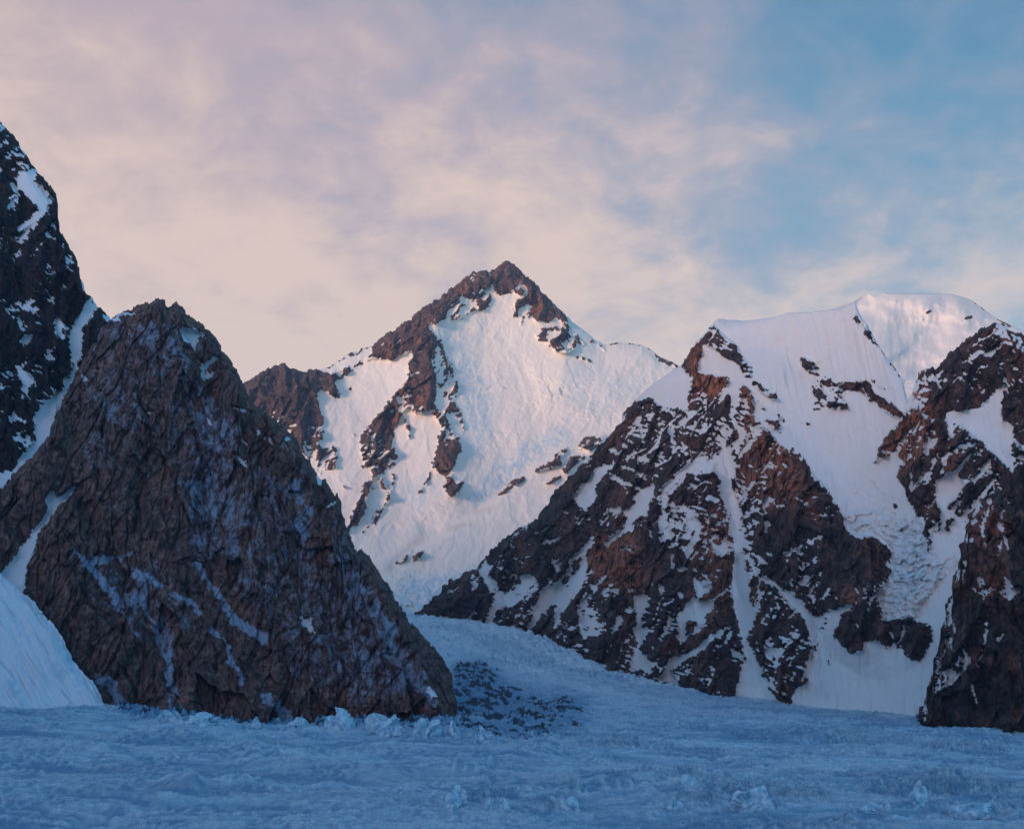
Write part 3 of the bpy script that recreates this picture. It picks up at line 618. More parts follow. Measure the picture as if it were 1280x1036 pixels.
# ================================================================== near rock spire
spire_top = [(-160,760),(-60,660),(0,612),(15,598),(25,584),(40,572),(50,560),(60,544),(66,528),(72,516),(82,492),(93,469),(102,453),(112,436),(120,424),(128,408),(135,399),(143,396),(150,392),(160,388),(168,383),(176,380),(186,378),(192,375),(200,373),(206,376),(209,380),(222,379),(228,385),(232,392),(240,397),(246,401),(254,404),(260,413),(266,419),(274,427),(280,438),(286,448),(292,457),(298,466),(303,478),(309,490),(314,500),(318,506),(326,511),(338,519),(346,526),(356,535),(366,544),(372,553),(377,562),(384,573),(392,584),(398,596),(402,600),(407,600),(412,604),(416,615),(418,620),(420,616),(423,622),(426,632),(428,645),(433,660),(439,676),(444,684),(452,687),(460,693),(466,700),(474,714),(481,728),(486,735),(494,748),(502,760),(511,773),(520,785),(530,796),(540,806),(549,816),(557,829),(563,841),(566,852),(568,866),(571,885),(576,920),(600,1100)]
P = Field(-200, 330, 860, 680, fill=1.0)
for pts, v in [([(222,412),(232,408),(240,412),(250,413),(256,419),(250,424),(246,430),(242,440),(237,428),(226,418)], 0.02),
               ([(249,467),(250,459),(258,452),(268,446),(278,441),(270,452),(262,457),(262,462),(271,464),(262,472),(258,480),(252,474)], .25),
               ([(139,398),(150,390),(162,390),(170,392),(160,396),(150,402),(140,406)], .45),
               ([(97,603),(90,606),(80,614),(72,620),(62,612),(56,625),(60,634),(50,652),(40,668),(28,682),(14,700),(-20,735),(-20,800),(30,760),(30,728),(34,708),(42,690),(48,670),(60,650),(72,634),(84,622)], 0.0),
               ([(375,768),(390,774),(395,790),(384,792),(376,780)], .3), ([(532,856),(545,862),(548,870),(540,874),(534,866)], .1)]:
    P.poly(pts, v)
for pts, w, v in [([(224,470),(235,473)], 4, .3), ([(104,468),(107,474)], 6, .2), ([(290,508),(300,510),(311,514)], 3.5, .25), ([(183,508),(188,516)], 6, .35), ([(293,567),(300,574)], 6, .3),
                  ([(302,578),(308,576)], 4, .3), ([(262,516),(262,530)], 4, .4), ([(338,548),(345,556)], (6, 4), .3), ([(352,556),(358,560)], 4, .3), ([(354,549),(362,546)], 4, .3), ([(398,598),(402,604)], 6, .2),
                  ([(410,634),(417,628)], 4, .2), ([(300,548),(310,556)], 5, .3), ([(320,540),(330,548)], 5, .3), ([(102,580),(100,590)], 4, .4), ([(56,560),(70,550)], 3, .5), ([(300,575),(306,582)], 6, .35)]:
    P.line(pts, w, v)
P_spire = P; P.a = blur(P.a, 1)
SD = Field(-200, 330, 860, 680)
for pts_, v_ in [([(150,395),(235,400),(250,470),(220,530),(150,540),(100,500),(120,430)], .42), ([(215,480),(300,520),(300,600),(290,690),(240,700),(205,600)], .5), ([(100,520),(170,560),(150,600),(90,600)], .3),
                ([(300,560),(390,600),(400,680),(330,690),(290,640)], .3), ([(380,690),(450,720),(530,870),(440,890),(380,800)], .42), ([(90,690),(200,690),(260,780),(200,800),(110,740)], .3), ([(150,560),(215,560),(225,690),(130,690)], .1)]:
    SD.poly(pts_, v_ * .85, 12)
for pts_, w_ in [([(262,500),(262,560),(268,620),(262,690)], 12), ([(240,520),(232,600)], 8), ([(285,620),(292,700),(300,740)], 9), ([(372,600),(385,700),(380,780)], 10), ([(420,690),(440,780),(470,860)], 12), ([(340,600),(345,680)], 9)]:
    SD.line(pts_, w_, .5, 3)
SD.poly([(300,690),(340,690),(372,700),(376,740),(350,765),(312,750),(296,720)], .6, 5)
SD.poly([(250,560),(330,600),(420,760),(440,860),(380,880),(300,740)], .28, 14)
for pts, w, v, so in [([(95,688),(104,698),(118,712),(136,736),(152,757)], (5, 11), 1, 1), ([(150,757),(165,782),(172,796)], (6, 3), .6, 1), ([(112,700),(135,700),(164,690)], (8, 4), .8, 1),
                      ([(172,716),(188,724),(203,730)], (12, 6), .9, 2), ([(178,735),(170,752)], (18, 12), .6, 2), ([(176,752),(184,768),(196,788),(204,810),(209,830),(217,860)], (4, 9), 1, 1), ([(214,786),(210,808),(208,824)], (6, 4), .8, 1),
                      ([(196,780),(208,790),(212,815),(205,800)], (14, 8), .55, 2), ([(216,741),(232,752),(250,766)], (8, 5), .8, 1), ([(280,758),(296,772),(312,788),(330,796)], (9, 14), 1, 1), ([(246,702),(256,725),(272,748),(284,762)], (5, 8), .8, 1),
                      ([(262,786),(276,800),(288,820),(300,843),(304,852)], (4, 7), .8, 1), ([(120,848),(136,855),(148,872),(160,898)], (12, 18), .8, 2), ([(330,868),(345,880),(360,896)], (8, 14), .8, 1),
                      ([(262,620),(280,640)], 30, .5, 4), ([(264,540),(262,600),(264,656)], 12, .45, 3), ([(370,596),(378,640),(372,690)], 16, .5, 4), ([(300,400),(250,460)], 40, .15, 10),
                      ([(452,735),(470,765),(500,815),(535,872)], (14, 26), .55, 4), ([(420,650),(436,700),(470,770)], (14, 20), .4, 5), ([(210,890),(215,870)], 6, .6, 1), ([(170,470),(220,560)], 60, .22, 14), ([(150,440),(200,500)], 40, .2, 12)]:
    SD.line(pts, w, v, so)
SR = Field(-200, 330, 860, 680)
for pts, a, w in [([(200,373),(215,450),(300,540),(360,620),(410,690),(450,770),(500,840),(545,885)], 40, 110), ([(310,495),(375,570),(420,640),(446,700),(478,745),(510,800),(535,850),(548,880)], 30, 40),
                  ([(195,376),(172,450),(150,560),(140,640)], 22, 60), ([(262,415),(290,500),(310,600),(320,690)], 16, 40), ([(215,600),(200,680),(225,740),(250,840)], 16, 45),
                  ([(60,600),(90,690),(130,790),(160,880)], 20, 50), ([(145,740),(190,830),(210,900)], 12, 30), ([(345,660),(370,760),(400,880)], 16, 45), ([(270,760),(310,840),(330,900)], 12, 32),
                  ([(385,590),(395,660),(420,740),(460,820)], 12, 26)]:
    SR.ridge(pts, a, w)
SR.ridge([(262,450),(262,560),(262,650),(285,750)], -14, 30); SR.ridge([(176,560),(174,610),(170,660)], -12, 14); SR.ridge([(95,600),(60,640),(20,700)], -10, 26); SR.ridge([(180,735),(215,860)], -9, 22)
SR.a = blur(SR.a, 2)
def spire_surface(X, Y):
    RR = rock_relief(X, Y, 500, rib=20, rl=80, rang=-8, fac=0, fl=44, strat=5, sper=17, sang=52, fine=2.2)
    wx_ = X + 9 * fbm(X / 60, Y / 60, 3, 541); wy_ = Y + 9 * fbm(X / 60, Y / 60, 3, 542)
    for ang, cx_, cy_, am in ((-14, 50, 150, 19), (24, 24, 66, 6.5), (-30, 11, 27, 2.9), (5, 5.5, 14, 1.7)):
        aa, bb = rot(wx_, wy_, ang)
        RR = RR + am * cells(aa / cx_ + ang, bb / cy_, 543 + ang, 1.1)[0]
    aa, bb = rot(wx_, wy_, -6)
    crack = sstep(.90, .99, 1 - np.abs(perlin(aa / 30, bb / 170, 551)) * 1.2) + sstep(.90, .99, 1 - np.abs(perlin(aa / 60 + bb / 90, bb / 200, 552)) * 1.2)
    RR = RR - 6 * crack
    s_, t_ = rot(X + 5 * fbm(X / 40, Y / 40, 3, 536), Y, -62)
    ph = t_ / 14 + .9 * fbm(X / 40, Y / 60, 3, 537); ph = ph - np.floor(ph)
    RR = RR + 4.5 * ph * sstep(-.2, .3, fbm(X / 60, Y / 60, 3, 538)) + 2.4 * ridged(X / 10, Y / 34, 4, 533, gain=.6)
    H, rk, p = snow_rock(X, Y, P_spire, RR, seed=560, ledge=.32, nz=.55)
    du = np.clip(SD.at(*warp(X, Y, 7, 75)), 0, 1) * (.95 + .5 * fbm(X / 9, Y / 14, 3, 76))
    ridge_x = polyline_y([(490, 300), (505, 312), (570, 376), (600, 398), (650, 424), (700, 448), (745, 478), (800, 510), (850, 533), (880, 548), (1000, 600)], Y)
    fl = np.clip(X - ridge_x - 3 * fbm(X / 20, Y / 20, 3, 512), 0, 60)
    H = H * 1.0 + SR.at(X, Y) - fl * 1.7 * sstep(660, 720, Y)
    soft = 1 - .6 * sstep(.5, 1, du)
    red = sstep(-.1, .5, fbm(X / 46, Y / 60, 4, 94))
    flank = sstep(0, 8, fl) * sstep(660, 720, Y)
    return H.astype(f32), attrs(rk, X, red=red * .6, dust=np.clip(du * (1 - flank) + .34 * fbm(X / 15, Y / 24, 4, 96, gain=.65) * (1 - flank) + .02 * (1 - flank), 0, 1), fleck=.35 * (1 - flank)), p

# ================================================================== left mountain
left_top = [(-700,640),(-500,500),(-300,330),(-180,180),(-90,100),(-40,105),(0,152),(15,168),(24,180),(30,190),(38,203),(46,213),(55,226),(63,233),(70,240),(71,255),(73,275),(76,290),(84,302),(92,315),(96,332),(101,350),(110,366),(118,377),(126,385),(134,393),(142,402),(160,430),(200,470)]
P = Field(-760, 60, 1010, 760, fill=.93)
for pts, v in [([(0,140),(15,168),(32,195),(45,212),(60,235),(40,230),(20,200),(0,190)], .62), ([(23,215),(38,215),(48,230),(62,252),(58,268),(46,278),(28,290),(18,290),(30,278),(46,262),(36,248),(22,235)], .1),
               ([(15,230),(24,240),(20,265),(10,270)], .4), ([(40,215),(60,235),(68,250),(60,250),(48,235)], .45), ([(20,378),(38,374),(52,378),(48,392),(30,390),(20,386)], .3), ([(54,370),(66,372),(72,381),(62,378)], .1),
               ([(66,399),(74,398),(82,408),(78,424),(72,418)], .25), ([(25,422),(40,418),(36,432),(28,436)], .1), ([(48,445),(60,438),(78,444),(72,450),(55,450)], .35), ([(20,457),(32,466),(46,477),(38,486),(30,498),(26,480)], .1),
               ([(114,372),(121,384),(112,398),(102,412),(101,425),(104,438),(97,453),(100,465),(80,500),(68,520),(66,545),(50,562),(30,590),(-20,620),(-20,600),(15,588),(28,568),(44,552),(40,520),(58,497),(78,486),(92,458),(88,430),(90,408),(106,385)], 0),
               ([(76,300),(90,325),(88,340),(78,320)], .5)]:
    P.poly(pts, v)
P.line([(132,396),(140,402)], 8, .1); P.line([(24,545),(30,540)], 6, .3); P.line([(18,520),(30,528)], 6, .3); P.line([(60,330),(70,345)], 3, .3)
P_left = P; P.a = blur(P.a, 1)
LF = Field(-760, 60, 1010, 760)
for pts, a, w in [([(15,168),(60,300),(80,380),(60,470),(20,560)], 22, 60), ([(-200,0),(-100,300),(-60,600)], 40, 140), ([(70,240),(50,330),(30,420)], 10, 30), ([(135,395),(115,430),(105,460)], 12, 26)]:
    LF.ridge(pts, a, w)
LF.ridge([(115,372),(95,440),(45,540)], -12, 24)
def left_surface(X, Y):
    RR = rock_relief(X, Y, 600, rib=26, rl=38, rang=-10, fac=8, fl=22, strat=3.6, sper=9, sang=30, fine=5)
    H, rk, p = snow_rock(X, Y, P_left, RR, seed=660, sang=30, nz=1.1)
    return H + LF.at(X, Y), attrs(rk, X, red=.2 + 0 * X, fleck=.15), p

# ================================================================== avalanche fan, lower left
fan_top = [(-300,560),(-120,650),(-40,690),(0,716),(15,731),(24,738),(34,745),(42,752),(52,766),(66,779),(76,793),(84,808),(90,822),(100,836),(110,846),(120,855),(124,866),(130,878),(136,888),(150,896),(180,915)]
def fan_surface(X, Y):
    s, t = rot(X + 5 * fbm(X / 50, Y / 50, 2, 700), Y, 60)
    H = 7 * sstep(-.4, .4, fbm(X / 70, Y / 70, 2, 707)) * ridged(t / 17, s / 170, 5, 701) + 10 * fbm(t / 60, s / 120, 3, 708) + 5 * fbm(X / 60, Y / 60, 3, 702) + 1.4 * fbm(t / 5, s / 60, 3, 703)
    ed = Y - polyline_y(fan_top, X)
    H = H - 12 * np.exp(-ed / 10)
    rk = sstep(.62, .72, fbm(X / 7, Y / 7, 3, 704) + .35 * np.exp(-ed / 3))
    return H.astype(f32), attrs(rk * 0, X, ice=.15 + .6 * sstep(.1, .5, fbm(t / 9, s / 90, 4, 705)), dirt=.35 * sstep(.25, .6, fbm(t / 6, s / 70, 4, 706))), rk * 0 + .8

# ================================================================== build the mountains
FOOT_R = [(400,755),(520,771),(580,774),(640,785),(690,800),(730,815),(830,853),(900,868),(980,880),(1150,897),(1262,910),(1500,930)]
D_R = [(400,6100),(520,5600),(640,5100),(730,4600),(830,4000),(980,3450),(1150,2950),(1262,2750),(1500,2500)]
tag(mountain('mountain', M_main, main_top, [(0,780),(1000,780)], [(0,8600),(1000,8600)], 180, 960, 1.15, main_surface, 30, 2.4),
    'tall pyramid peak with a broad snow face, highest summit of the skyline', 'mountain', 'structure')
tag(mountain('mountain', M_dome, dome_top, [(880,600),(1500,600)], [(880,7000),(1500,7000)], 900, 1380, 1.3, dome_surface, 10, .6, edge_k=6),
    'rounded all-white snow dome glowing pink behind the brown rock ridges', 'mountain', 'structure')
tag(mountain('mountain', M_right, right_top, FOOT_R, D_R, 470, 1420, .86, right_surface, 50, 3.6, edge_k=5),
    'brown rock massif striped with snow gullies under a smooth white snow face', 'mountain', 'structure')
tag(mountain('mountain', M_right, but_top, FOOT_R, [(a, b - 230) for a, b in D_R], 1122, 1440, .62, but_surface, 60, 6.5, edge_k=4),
    'dark brown rock buttress at the foot of the massif, nearly free of snow', 'rock buttress', 'structure')
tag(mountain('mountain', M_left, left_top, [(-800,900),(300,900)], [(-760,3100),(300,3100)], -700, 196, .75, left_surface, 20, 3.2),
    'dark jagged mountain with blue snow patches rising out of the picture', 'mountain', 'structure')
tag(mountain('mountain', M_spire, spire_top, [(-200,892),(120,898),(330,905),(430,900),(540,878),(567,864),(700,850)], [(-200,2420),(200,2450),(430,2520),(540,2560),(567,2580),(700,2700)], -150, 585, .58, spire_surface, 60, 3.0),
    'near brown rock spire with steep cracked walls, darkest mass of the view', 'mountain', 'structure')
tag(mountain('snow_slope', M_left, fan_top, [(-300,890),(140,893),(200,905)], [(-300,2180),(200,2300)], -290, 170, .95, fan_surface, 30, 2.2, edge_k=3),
    'smooth blue snow fan running down beside the near rock spire', 'snow slope', 'structure')

# ================================================================== glacier
ctrl = [(-300,1030,1100),(15,1030,1100),(400,1030,1100),(800,1030,1100),(1262,1030,1100),(1600,1030,1100),
        (-300,888,2200),(15,889,2250),(130,894,2300),(200,901,2450),(330,905,2500),(430,902,2560),(540,880,2750),(567,866,2860),
        (15,948,1600),(300,952,1600),(640,950,1640),(900,960,1700),(1262,965,1640),
        (640,922,2050),(640,884,2900),(610,846,3500),(560,800,4300),(535,779,5000),(528,771,5600),(640,832,4000),(700,818,4450),
        (640,785,5100),(690,800,4800),(730,815,4600),(830,854,4000),(900,868,3700),(980,881,3450),(1150,898,2950),(1262,911,2750),(1500,928,2500),
        (750,860,3500),(900,905,2500),(1050,925,2200),(1200,935,2050),(480,770,6400),(600,770,6600),(700,760,7000)]
cp = np.array([((a - CX) / F * d / 1000, d / 1000, (HY - b) / F * d) for a, b, d in ctrl])
def _tps(r2): return np.where(r2 > 0, 0.5 * r2 * np.log(np.maximum(r2, 1e-12)), 0)
_n = len(cp); _A = np.zeros((_n + 3, _n + 3)); _r2 = (cp[:, None, 0] - cp[None, :, 0]) ** 2 + (cp[:, None, 1] - cp[None, :, 1]) ** 2
_A[:_n, :_n] = _tps(_r2) + np.eye(_n) * 0.002; _A[:_n, _n] = 1; _A[:_n, _n + 1] = cp[:, 0]; _A[:_n, _n + 2] = cp[:, 1]; _A[_n:, :_n] = _A[:_n, _n:].T
_w = np.linalg.solve(_A, np.concatenate([cp[:, 2], [0, 0, 0]]))
def ice_level(X, Y):
    x = X / 1000; y = Y / 1000; s = _w[_n] + _w[_n + 1] * x + _w[_n + 2] * y
    for i in range(_n): s = s + _w[i] * _tps((x - cp[i, 0]) ** 2 + (y - cp[i, 1]) ** 2)
    return s
GD = Field(-50, 740, 1400, 340)   # dark moraine in the ice, painted over the plan view of the photo
GD.poly([(566,830),(590,826),(618,838),(648,858),(680,868),(712,868),(736,884),(732,908),(700,920),(660,936),(610,932),(560,925),(520,930),(470,922),(420,914),(470,896),(520,886),(558,878),(570,858)], .56, 13)
GD.poly([(566,836),(600,834),(625,850),(600,862),(575,860)], .9, 3); GD.poly([(600,885),(640,880),(668,900),(645,915),(605,905)], .85, 4)
GD.line([(640,912),(690,885),(722,888)], 10, .9, 3); GD.line([(400,906),(460,900),(520,892),(560,884)], 11, 1.0, 2); GD.line([(520,905),(560,915),(620,922)], 8, .8, 3)
GD.line([(1146,902),(1200,911),(1290,917)], 5, .9, 1); GD.line([(560,862),(566,872),(548,884)], 12, 1.0, 2)
GD.line([(400,910),(460,906),(520,898),(560,890),(590,880)], 16, .85, 3); GD.poly([(570,836),(596,840),(622,862),(650,880),(640,905),(590,905),(560,890),(572,865)], .75, 5)
GD.line([(150,896),(200,905),(330,908),(400,906)], 5, .9, 1)
GH = Field(-400, 740, 2000, 400)
for pts, a, w in [([(-400,940),(15,930),(70,936),(130,948),(185,968),(240,988)], 11, 15), ([(-300,880),(40,884),(110,890),(170,905),(240,925),(320,950)], 9, 13), ([(320,950),(400,966),(470,972),(560,962),(700,955)], 7, 12),
                  ([(200,1006),(280,985),(360,975),(430,985)], 6, 10), ([(430,935),(520,945),(620,948),(690,940)], 8, 12), ([(700,975),(820,985),(960,975),(1100,985)], 6, 12), ([(1060,1030),(1160,1015),(1300,1000),(1500,995)], 10, 14),
                  ([(900,950),(1050,945),(1262,950)], 6, 12), ([(380,925),(440,920),(500,925),(560,928)], 8, 9)]:
    GH.ridge(pts, a, w)
GH.a = blur(GH.a, 2)
GS = Field(-50, 740, 1400, 340)
for q in [(600,997,45,9),(700,1003,26,7),(862,978,26,6),(860,1008,40,7),(940,1000,36,9),(1010,1004,40,7),(1140,995,60,14),(1200,985,70,14),(1210,940,60,8),(1090,930,60,8),(700,920,40,8),(760,935,50,7),(290,975,12,4),(330,932,40,5),(1000,918,90,8)]:
    GS.poly([(q[0] + q[2] * math.cos(t), q[1] + q[3] * math.sin(t)) for t in np.linspace(0, 6.283, 16)[:-1]], 1, 2)
GB = Field(-50, 740, 1400, 340)  # flow bands and the shade of hollows, painted into the ice colour
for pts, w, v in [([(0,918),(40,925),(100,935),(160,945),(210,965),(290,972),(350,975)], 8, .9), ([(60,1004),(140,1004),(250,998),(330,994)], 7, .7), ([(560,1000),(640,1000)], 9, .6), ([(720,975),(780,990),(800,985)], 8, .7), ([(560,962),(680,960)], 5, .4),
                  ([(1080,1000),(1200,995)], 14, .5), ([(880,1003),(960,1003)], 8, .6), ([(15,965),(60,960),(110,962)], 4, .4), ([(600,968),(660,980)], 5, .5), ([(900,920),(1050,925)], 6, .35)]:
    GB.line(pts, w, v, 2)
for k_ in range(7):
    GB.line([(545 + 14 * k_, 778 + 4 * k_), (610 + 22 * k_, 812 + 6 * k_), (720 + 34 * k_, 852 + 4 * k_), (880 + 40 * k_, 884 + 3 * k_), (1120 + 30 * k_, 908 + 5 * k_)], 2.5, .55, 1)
def glacier_surface(X, Y, full=True):
    zb = ice_level(X, Y)
    px = CX + X / Y * F; py = HY - zb / Y * F
    dist = sstep(1500, 3500, Y)
    right = sstep(560, 800, px)
    a, b = rot(X, Y, -14); a2, b2 = rot(X, Y, 10)
    sw = 15 * fbm(X / 300 + 3, Y / 170, 3, 801) * (1 - .6 * dist)
    st = 6.5 * ridged(a / 210, b / 48, 5, 803, gain=.55) * (1 - .75 * right) * (1 - dist)
    st = st + 4.0 * ridged(a2 / 80, b2 / 26, 5, 805, gain=.6) * (.35 + .65 * right)
    hum = ridged(X / 34, Y / 46, 5, 807, gain=.6)
    c, e = cells(X / 17, Y / 24, 809, 1.0)
    rough = np.clip(GD.at(px, py) * 1.2, 0, 1)
    edge = sstep(-14, 4, 905 - py + 0 * py) * sstep(150, 200, px) * sstep(620, 540, px) * sstep(2700, 2100, Y) * sstep(1700, 2050, Y)
    ice = sstep(3300, 4200, Y)
    mid = sstep(1500, 2300, Y)
    brk = .3 + .7 * sstep(-.3, .3, fbm(X / 140, Y / 160, 3, 818))
    r2 = ridged(X / 14, Y / 22, 4, 817, gain=.6)
    h = sw + st + (1.6 + 3.6 * np.maximum(right, mid * .8)) * hum * brk + (3.2 + 4.0 * np.maximum(right, mid)) * brk * r2 + (hum * 12 + 4.5 * c + 4 * ridged(X / 15, Y / 19, 3, 829)) * rough + (hum * 14 + 4 * c) * edge
    c3, e3 = cells(X / 30, Y / 34, 811, 1.1)
    crk = sstep(.22, .05, e3) * sstep(-.05, .35, fbm(X / 260, Y / 300, 3, 813))
    h = h + ice * (13 * ridged(X / 70, Y / 46, 4, 812) + 3.2 * c3 - 6 * crk)
    h = h + 1.0 * sstep(.2, .7, fbm(X / 90, Y / 90, 3, 820)) * (9 * ridged(X / 22, Y / 26, 3, 822) - 2) * (1 - dist) * (.25 + .75 * right)
    h = h + .9 * fbm(X / 5, Y / 7, 3, 815)
    h = h + GH.at(px, py) + GS.at(px, py) * (9 * ridged(X / 9, Y / 13, 3, 823) - 1.5 + 1.5 * c)
    return zb + h, px, py, rough, hum, (sw, st, crk * ice, r2, brk)
cols = np.concatenate([np.linspace(-900, -40, 60)[:-1], np.arange(-40, 1330, 1.2), np.linspace(1330, 2400, 60)[1:]])
rows = np.exp(np.linspace(math.log(700), math.log(6600), 1500))
GX = (cols[None, :] - CX) / F * rows[:, None]; GY = np.broadcast_to(rows[:, None], GX.shape).copy()
GZ, gpx, gpy, grough, ghum, (gsw, gst, gcrk, gr2, gbrk) = glacier_surface(GX, GY)
deb = np.clip(grough * 1.15, 0, 1)
dn = fbm(GX / 22, GY / 40, 4, 831, gain=.6)
deb = np.clip(deb, 0, .9)
deb = .92 * sstep(.18, 1.0, deb * (.9 + 1.5 * fbm(GX / 55, GY / 75, 3, 834)) * (.75 + .8 * dn + .5 * fbm(GX / 6, GY / 8, 4, 835, gain=.7)) - .35 * (ghum - .45))
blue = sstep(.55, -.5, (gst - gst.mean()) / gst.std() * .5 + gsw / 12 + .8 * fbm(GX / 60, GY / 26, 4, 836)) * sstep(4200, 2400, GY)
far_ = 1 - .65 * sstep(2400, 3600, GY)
blue = np.clip(.6 * blue + far_ * .8 * sstep(.42, .12, gr2) * gbrk + .5 * sstep(.5, .9, perlin(GX / 30, GY / 60, 844) + .8 * perlin(GX / 9, GY / 16, 845)) + 1.3 * GB.at(*warp(gpx, gpy, 5, 841)) * (.65 + .5 * fbm(GX / 10, GY / 14, 3, 842)) + .35 * sstep(.35, .1, ghum) * sstep(.1, .5, fbm(GX / 120, GY / 120, 3, 843)) + gcrk + .8 * sstep(.6, .2, ghum) * grough + .65 * grough, 0, 1)  # bluer ice in troughs and crevasses, their relief shade put into the colour
flow, across = rot(GX, GY, -8)
band = sstep(0, .45, fbm(across / 75 + .4 * fbm(GX / 300, GY / 300, 2, 833), flow / 900, 4, 832, gain=.6))

m = bpy.data.materials.new('blue_glacier_ice'); nt, ns, ls = nodes(m)
geo = ns.new('ShaderNodeNewGeometry'); Pn = geo.outputs['Position']
mp = ns.new('ShaderNodeMapping'); mp.inputs['Rotation'].default_value = (0, 0, math.radians(12)); mp.inputs['Scale'].default_value = (.012, .085, .05); ls.new(Pn, mp.inputs[0])
streak = noise_(ns, ls, mp.outputs[0], 1.0, 7, .68, .6)
mp2 = ns.new('ShaderNodeMapping'); mp2.inputs['Rotation'].default_value = (0, 0, math.radians(-6)); mp2.inputs['Scale'].default_value = (.05, .22, .2); ls.new(Pn, mp2.inputs[0])
streak2 = noise_(ns, ls, mp2.outputs[0], 1.0, 5, .7, .3)
grain = noise_(ns, ls, Pn, .5, 4, .7); pat = noise_(ns, ls, Pn, .045, 6, .65)
col = mix_(ns, ls, ramp_(ns, ls, streak, .36, .62), (.56, .74, .81), (.82, .89, .91))
col = mix_(ns, ls, math_(ns, ls, 'MULTIPLY', ramp_(ns, ls, streak2, .5, .68), .5), col, (.40, .40, .44))
col = mix_(ns, ls, math_(ns, ls, 'MULTIPLY', ramp_(ns, ls, pat, .5, .72), .55), col, (.34, .56, .68))
col = mix_(ns, ls, math_(ns, ls, 'MULTIPLY', attr_(ns, 'band'), .35), col, (.42, .42, .46))
col = mix_(ns, ls, math_(ns, ls, 'MULTIPLY', ramp_(ns, ls, grain, .50, .60), .6), col, (.22, .38, .50))
col = mix_(ns, ls, attr_(ns, 'snowy'), col, (.84, .90, .92))
col = mix_(ns, ls, math_(ns, ls, 'MULTIPLY', attr_(ns, 'blue'), .8), col, (.13, .30, .47))  # bare blue ice, with trough shade painted in as colour
dbf = ramp_(ns, ls, math_(ns, ls, 'ADD', attr_(ns, 'debris'), math_(ns, ls, 'MULTIPLY', math_(ns, ls, 'SUBTRACT', grain, .5), .7)), .35, .65)
col = mix_(ns, ls, dbf, col, (.045, .065, .095))
bs = ns.new('ShaderNodeBsdfPrincipled'); ls.new(col, bs.inputs['Base Color']); bs.inputs['Roughness'].default_value = .6; bs.inputs['Specular IOR Level'].default_value = .3
bh = math_(ns, ls, 'ADD', grain, math_(ns, ls, 'MULTIPLY', streak2, 2.2))
bu = ns.new('ShaderNodeBump'); bu.inputs['Strength'].default_value = .9; bu.inputs['Distance'].default_value = 1.6; ls.new(bh, bu.inputs['Height']); ls.new(bu.outputs[0], bs.inputs['Normal'])
out = ns.new('ShaderNodeOutputMaterial'); ls.new(bs.outputs[0], out.inputs[0]); M_ice = m
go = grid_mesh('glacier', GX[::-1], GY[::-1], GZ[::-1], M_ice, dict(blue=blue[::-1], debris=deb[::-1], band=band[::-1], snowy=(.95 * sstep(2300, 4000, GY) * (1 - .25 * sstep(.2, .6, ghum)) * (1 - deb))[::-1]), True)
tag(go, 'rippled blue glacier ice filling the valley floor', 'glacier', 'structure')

# ------------------------------------------------------------------ valley floor to the horizon, and unseen walls added to shade the low ground
n = 220
u = np.linspace(-1, 1, n); g = np.sign(u) * np.abs(u) ** 1.8 * 42000
TX, TY = np.meshgrid(g, g + 2000)
R_ = np.hypot(TX, TY - 1500)
TZ = -235 + 0 * TX + 60 * fbm(TX / 1500, TY / 1500, 4, 901)
left_blocker = sstep(-3300, -6200, TX) * sstep(9000, 4200, TY)  # unseen ridge added on the left to block the low sun
hh = 2350 * (1 + .36 * sstep(3500, 1500, TY)) * (.72 + .42 * ridged(TX / 2600, TY / 2600, 5, 903))
TZ = TZ + left_blocker * hh * (1 - sstep(-8200, -14000, TX) * .8)
back_blocker = sstep(-1800, -5200, TY)  # unseen ridge added behind the camera, also to block low light
TZ = np.maximum(TZ, -235 + back_blocker * hh * .62 * (1 - sstep(-9000, -16000, TY) * .7))
rkv = sstep(-.15, .15, fbm(TX / 700, TY / 700, 5, 905)) * sstep(0, 400, TZ)
to = grid_mesh('terrain', TX, TY, TZ, M_left, dict(fleck=0 * TX, rock=rkv, red=0 * TX, dust=0 * TX, ice=0 * TX, dirt=0 * TX), True)
tag(to, 'snow and rock valley floor with unseen walls added to shade the glacier', 'terrain', 'structure')

# ================================================================== ice seracs standing on the glacier
def place(px, py):
    """distance at which the glacier surface shows at photo point (px, py), nearest first"""
    d = np.linspace(800, 5600, 2400); x = (px - CX) / F * d
    z = glacier_surface(x, d)[0]; yy = HY - z / d * F
    i = np.argmax(yy <= py) 
    return x[i], d[i], z[i]
m = bpy.data.materials.new('serac_ice'); nt, ns, ls = nodes(m); geo = ns.new('ShaderNodeNewGeometry')
cc = mix_(ns, ls, ramp_(ns, ls, noise_(ns, ls, geo.outputs['Position'], .16, 5, .65), .36, .62), (.26, .48, .60), (.70, .84, .88))
bs = ns.new('ShaderNodeBsdfPrincipled'); ls.new(cc, bs.inputs['Base Color']); bs.inputs['Roughness'].default_value = .45
bu = ns.new('ShaderNodeBump'); bu.inputs['Distance'].default_value = .4; ls.new(noise_(ns, ls, geo.outputs['Position'], .5, 5, .7), bu.inputs['Height']); ls.new(bu.outputs[0], bs.inputs['Normal'])
out = ns.new('ShaderNodeOutputMaterial'); ls.new(bs.outputs[0], out.inputs[0]); M_serac = m
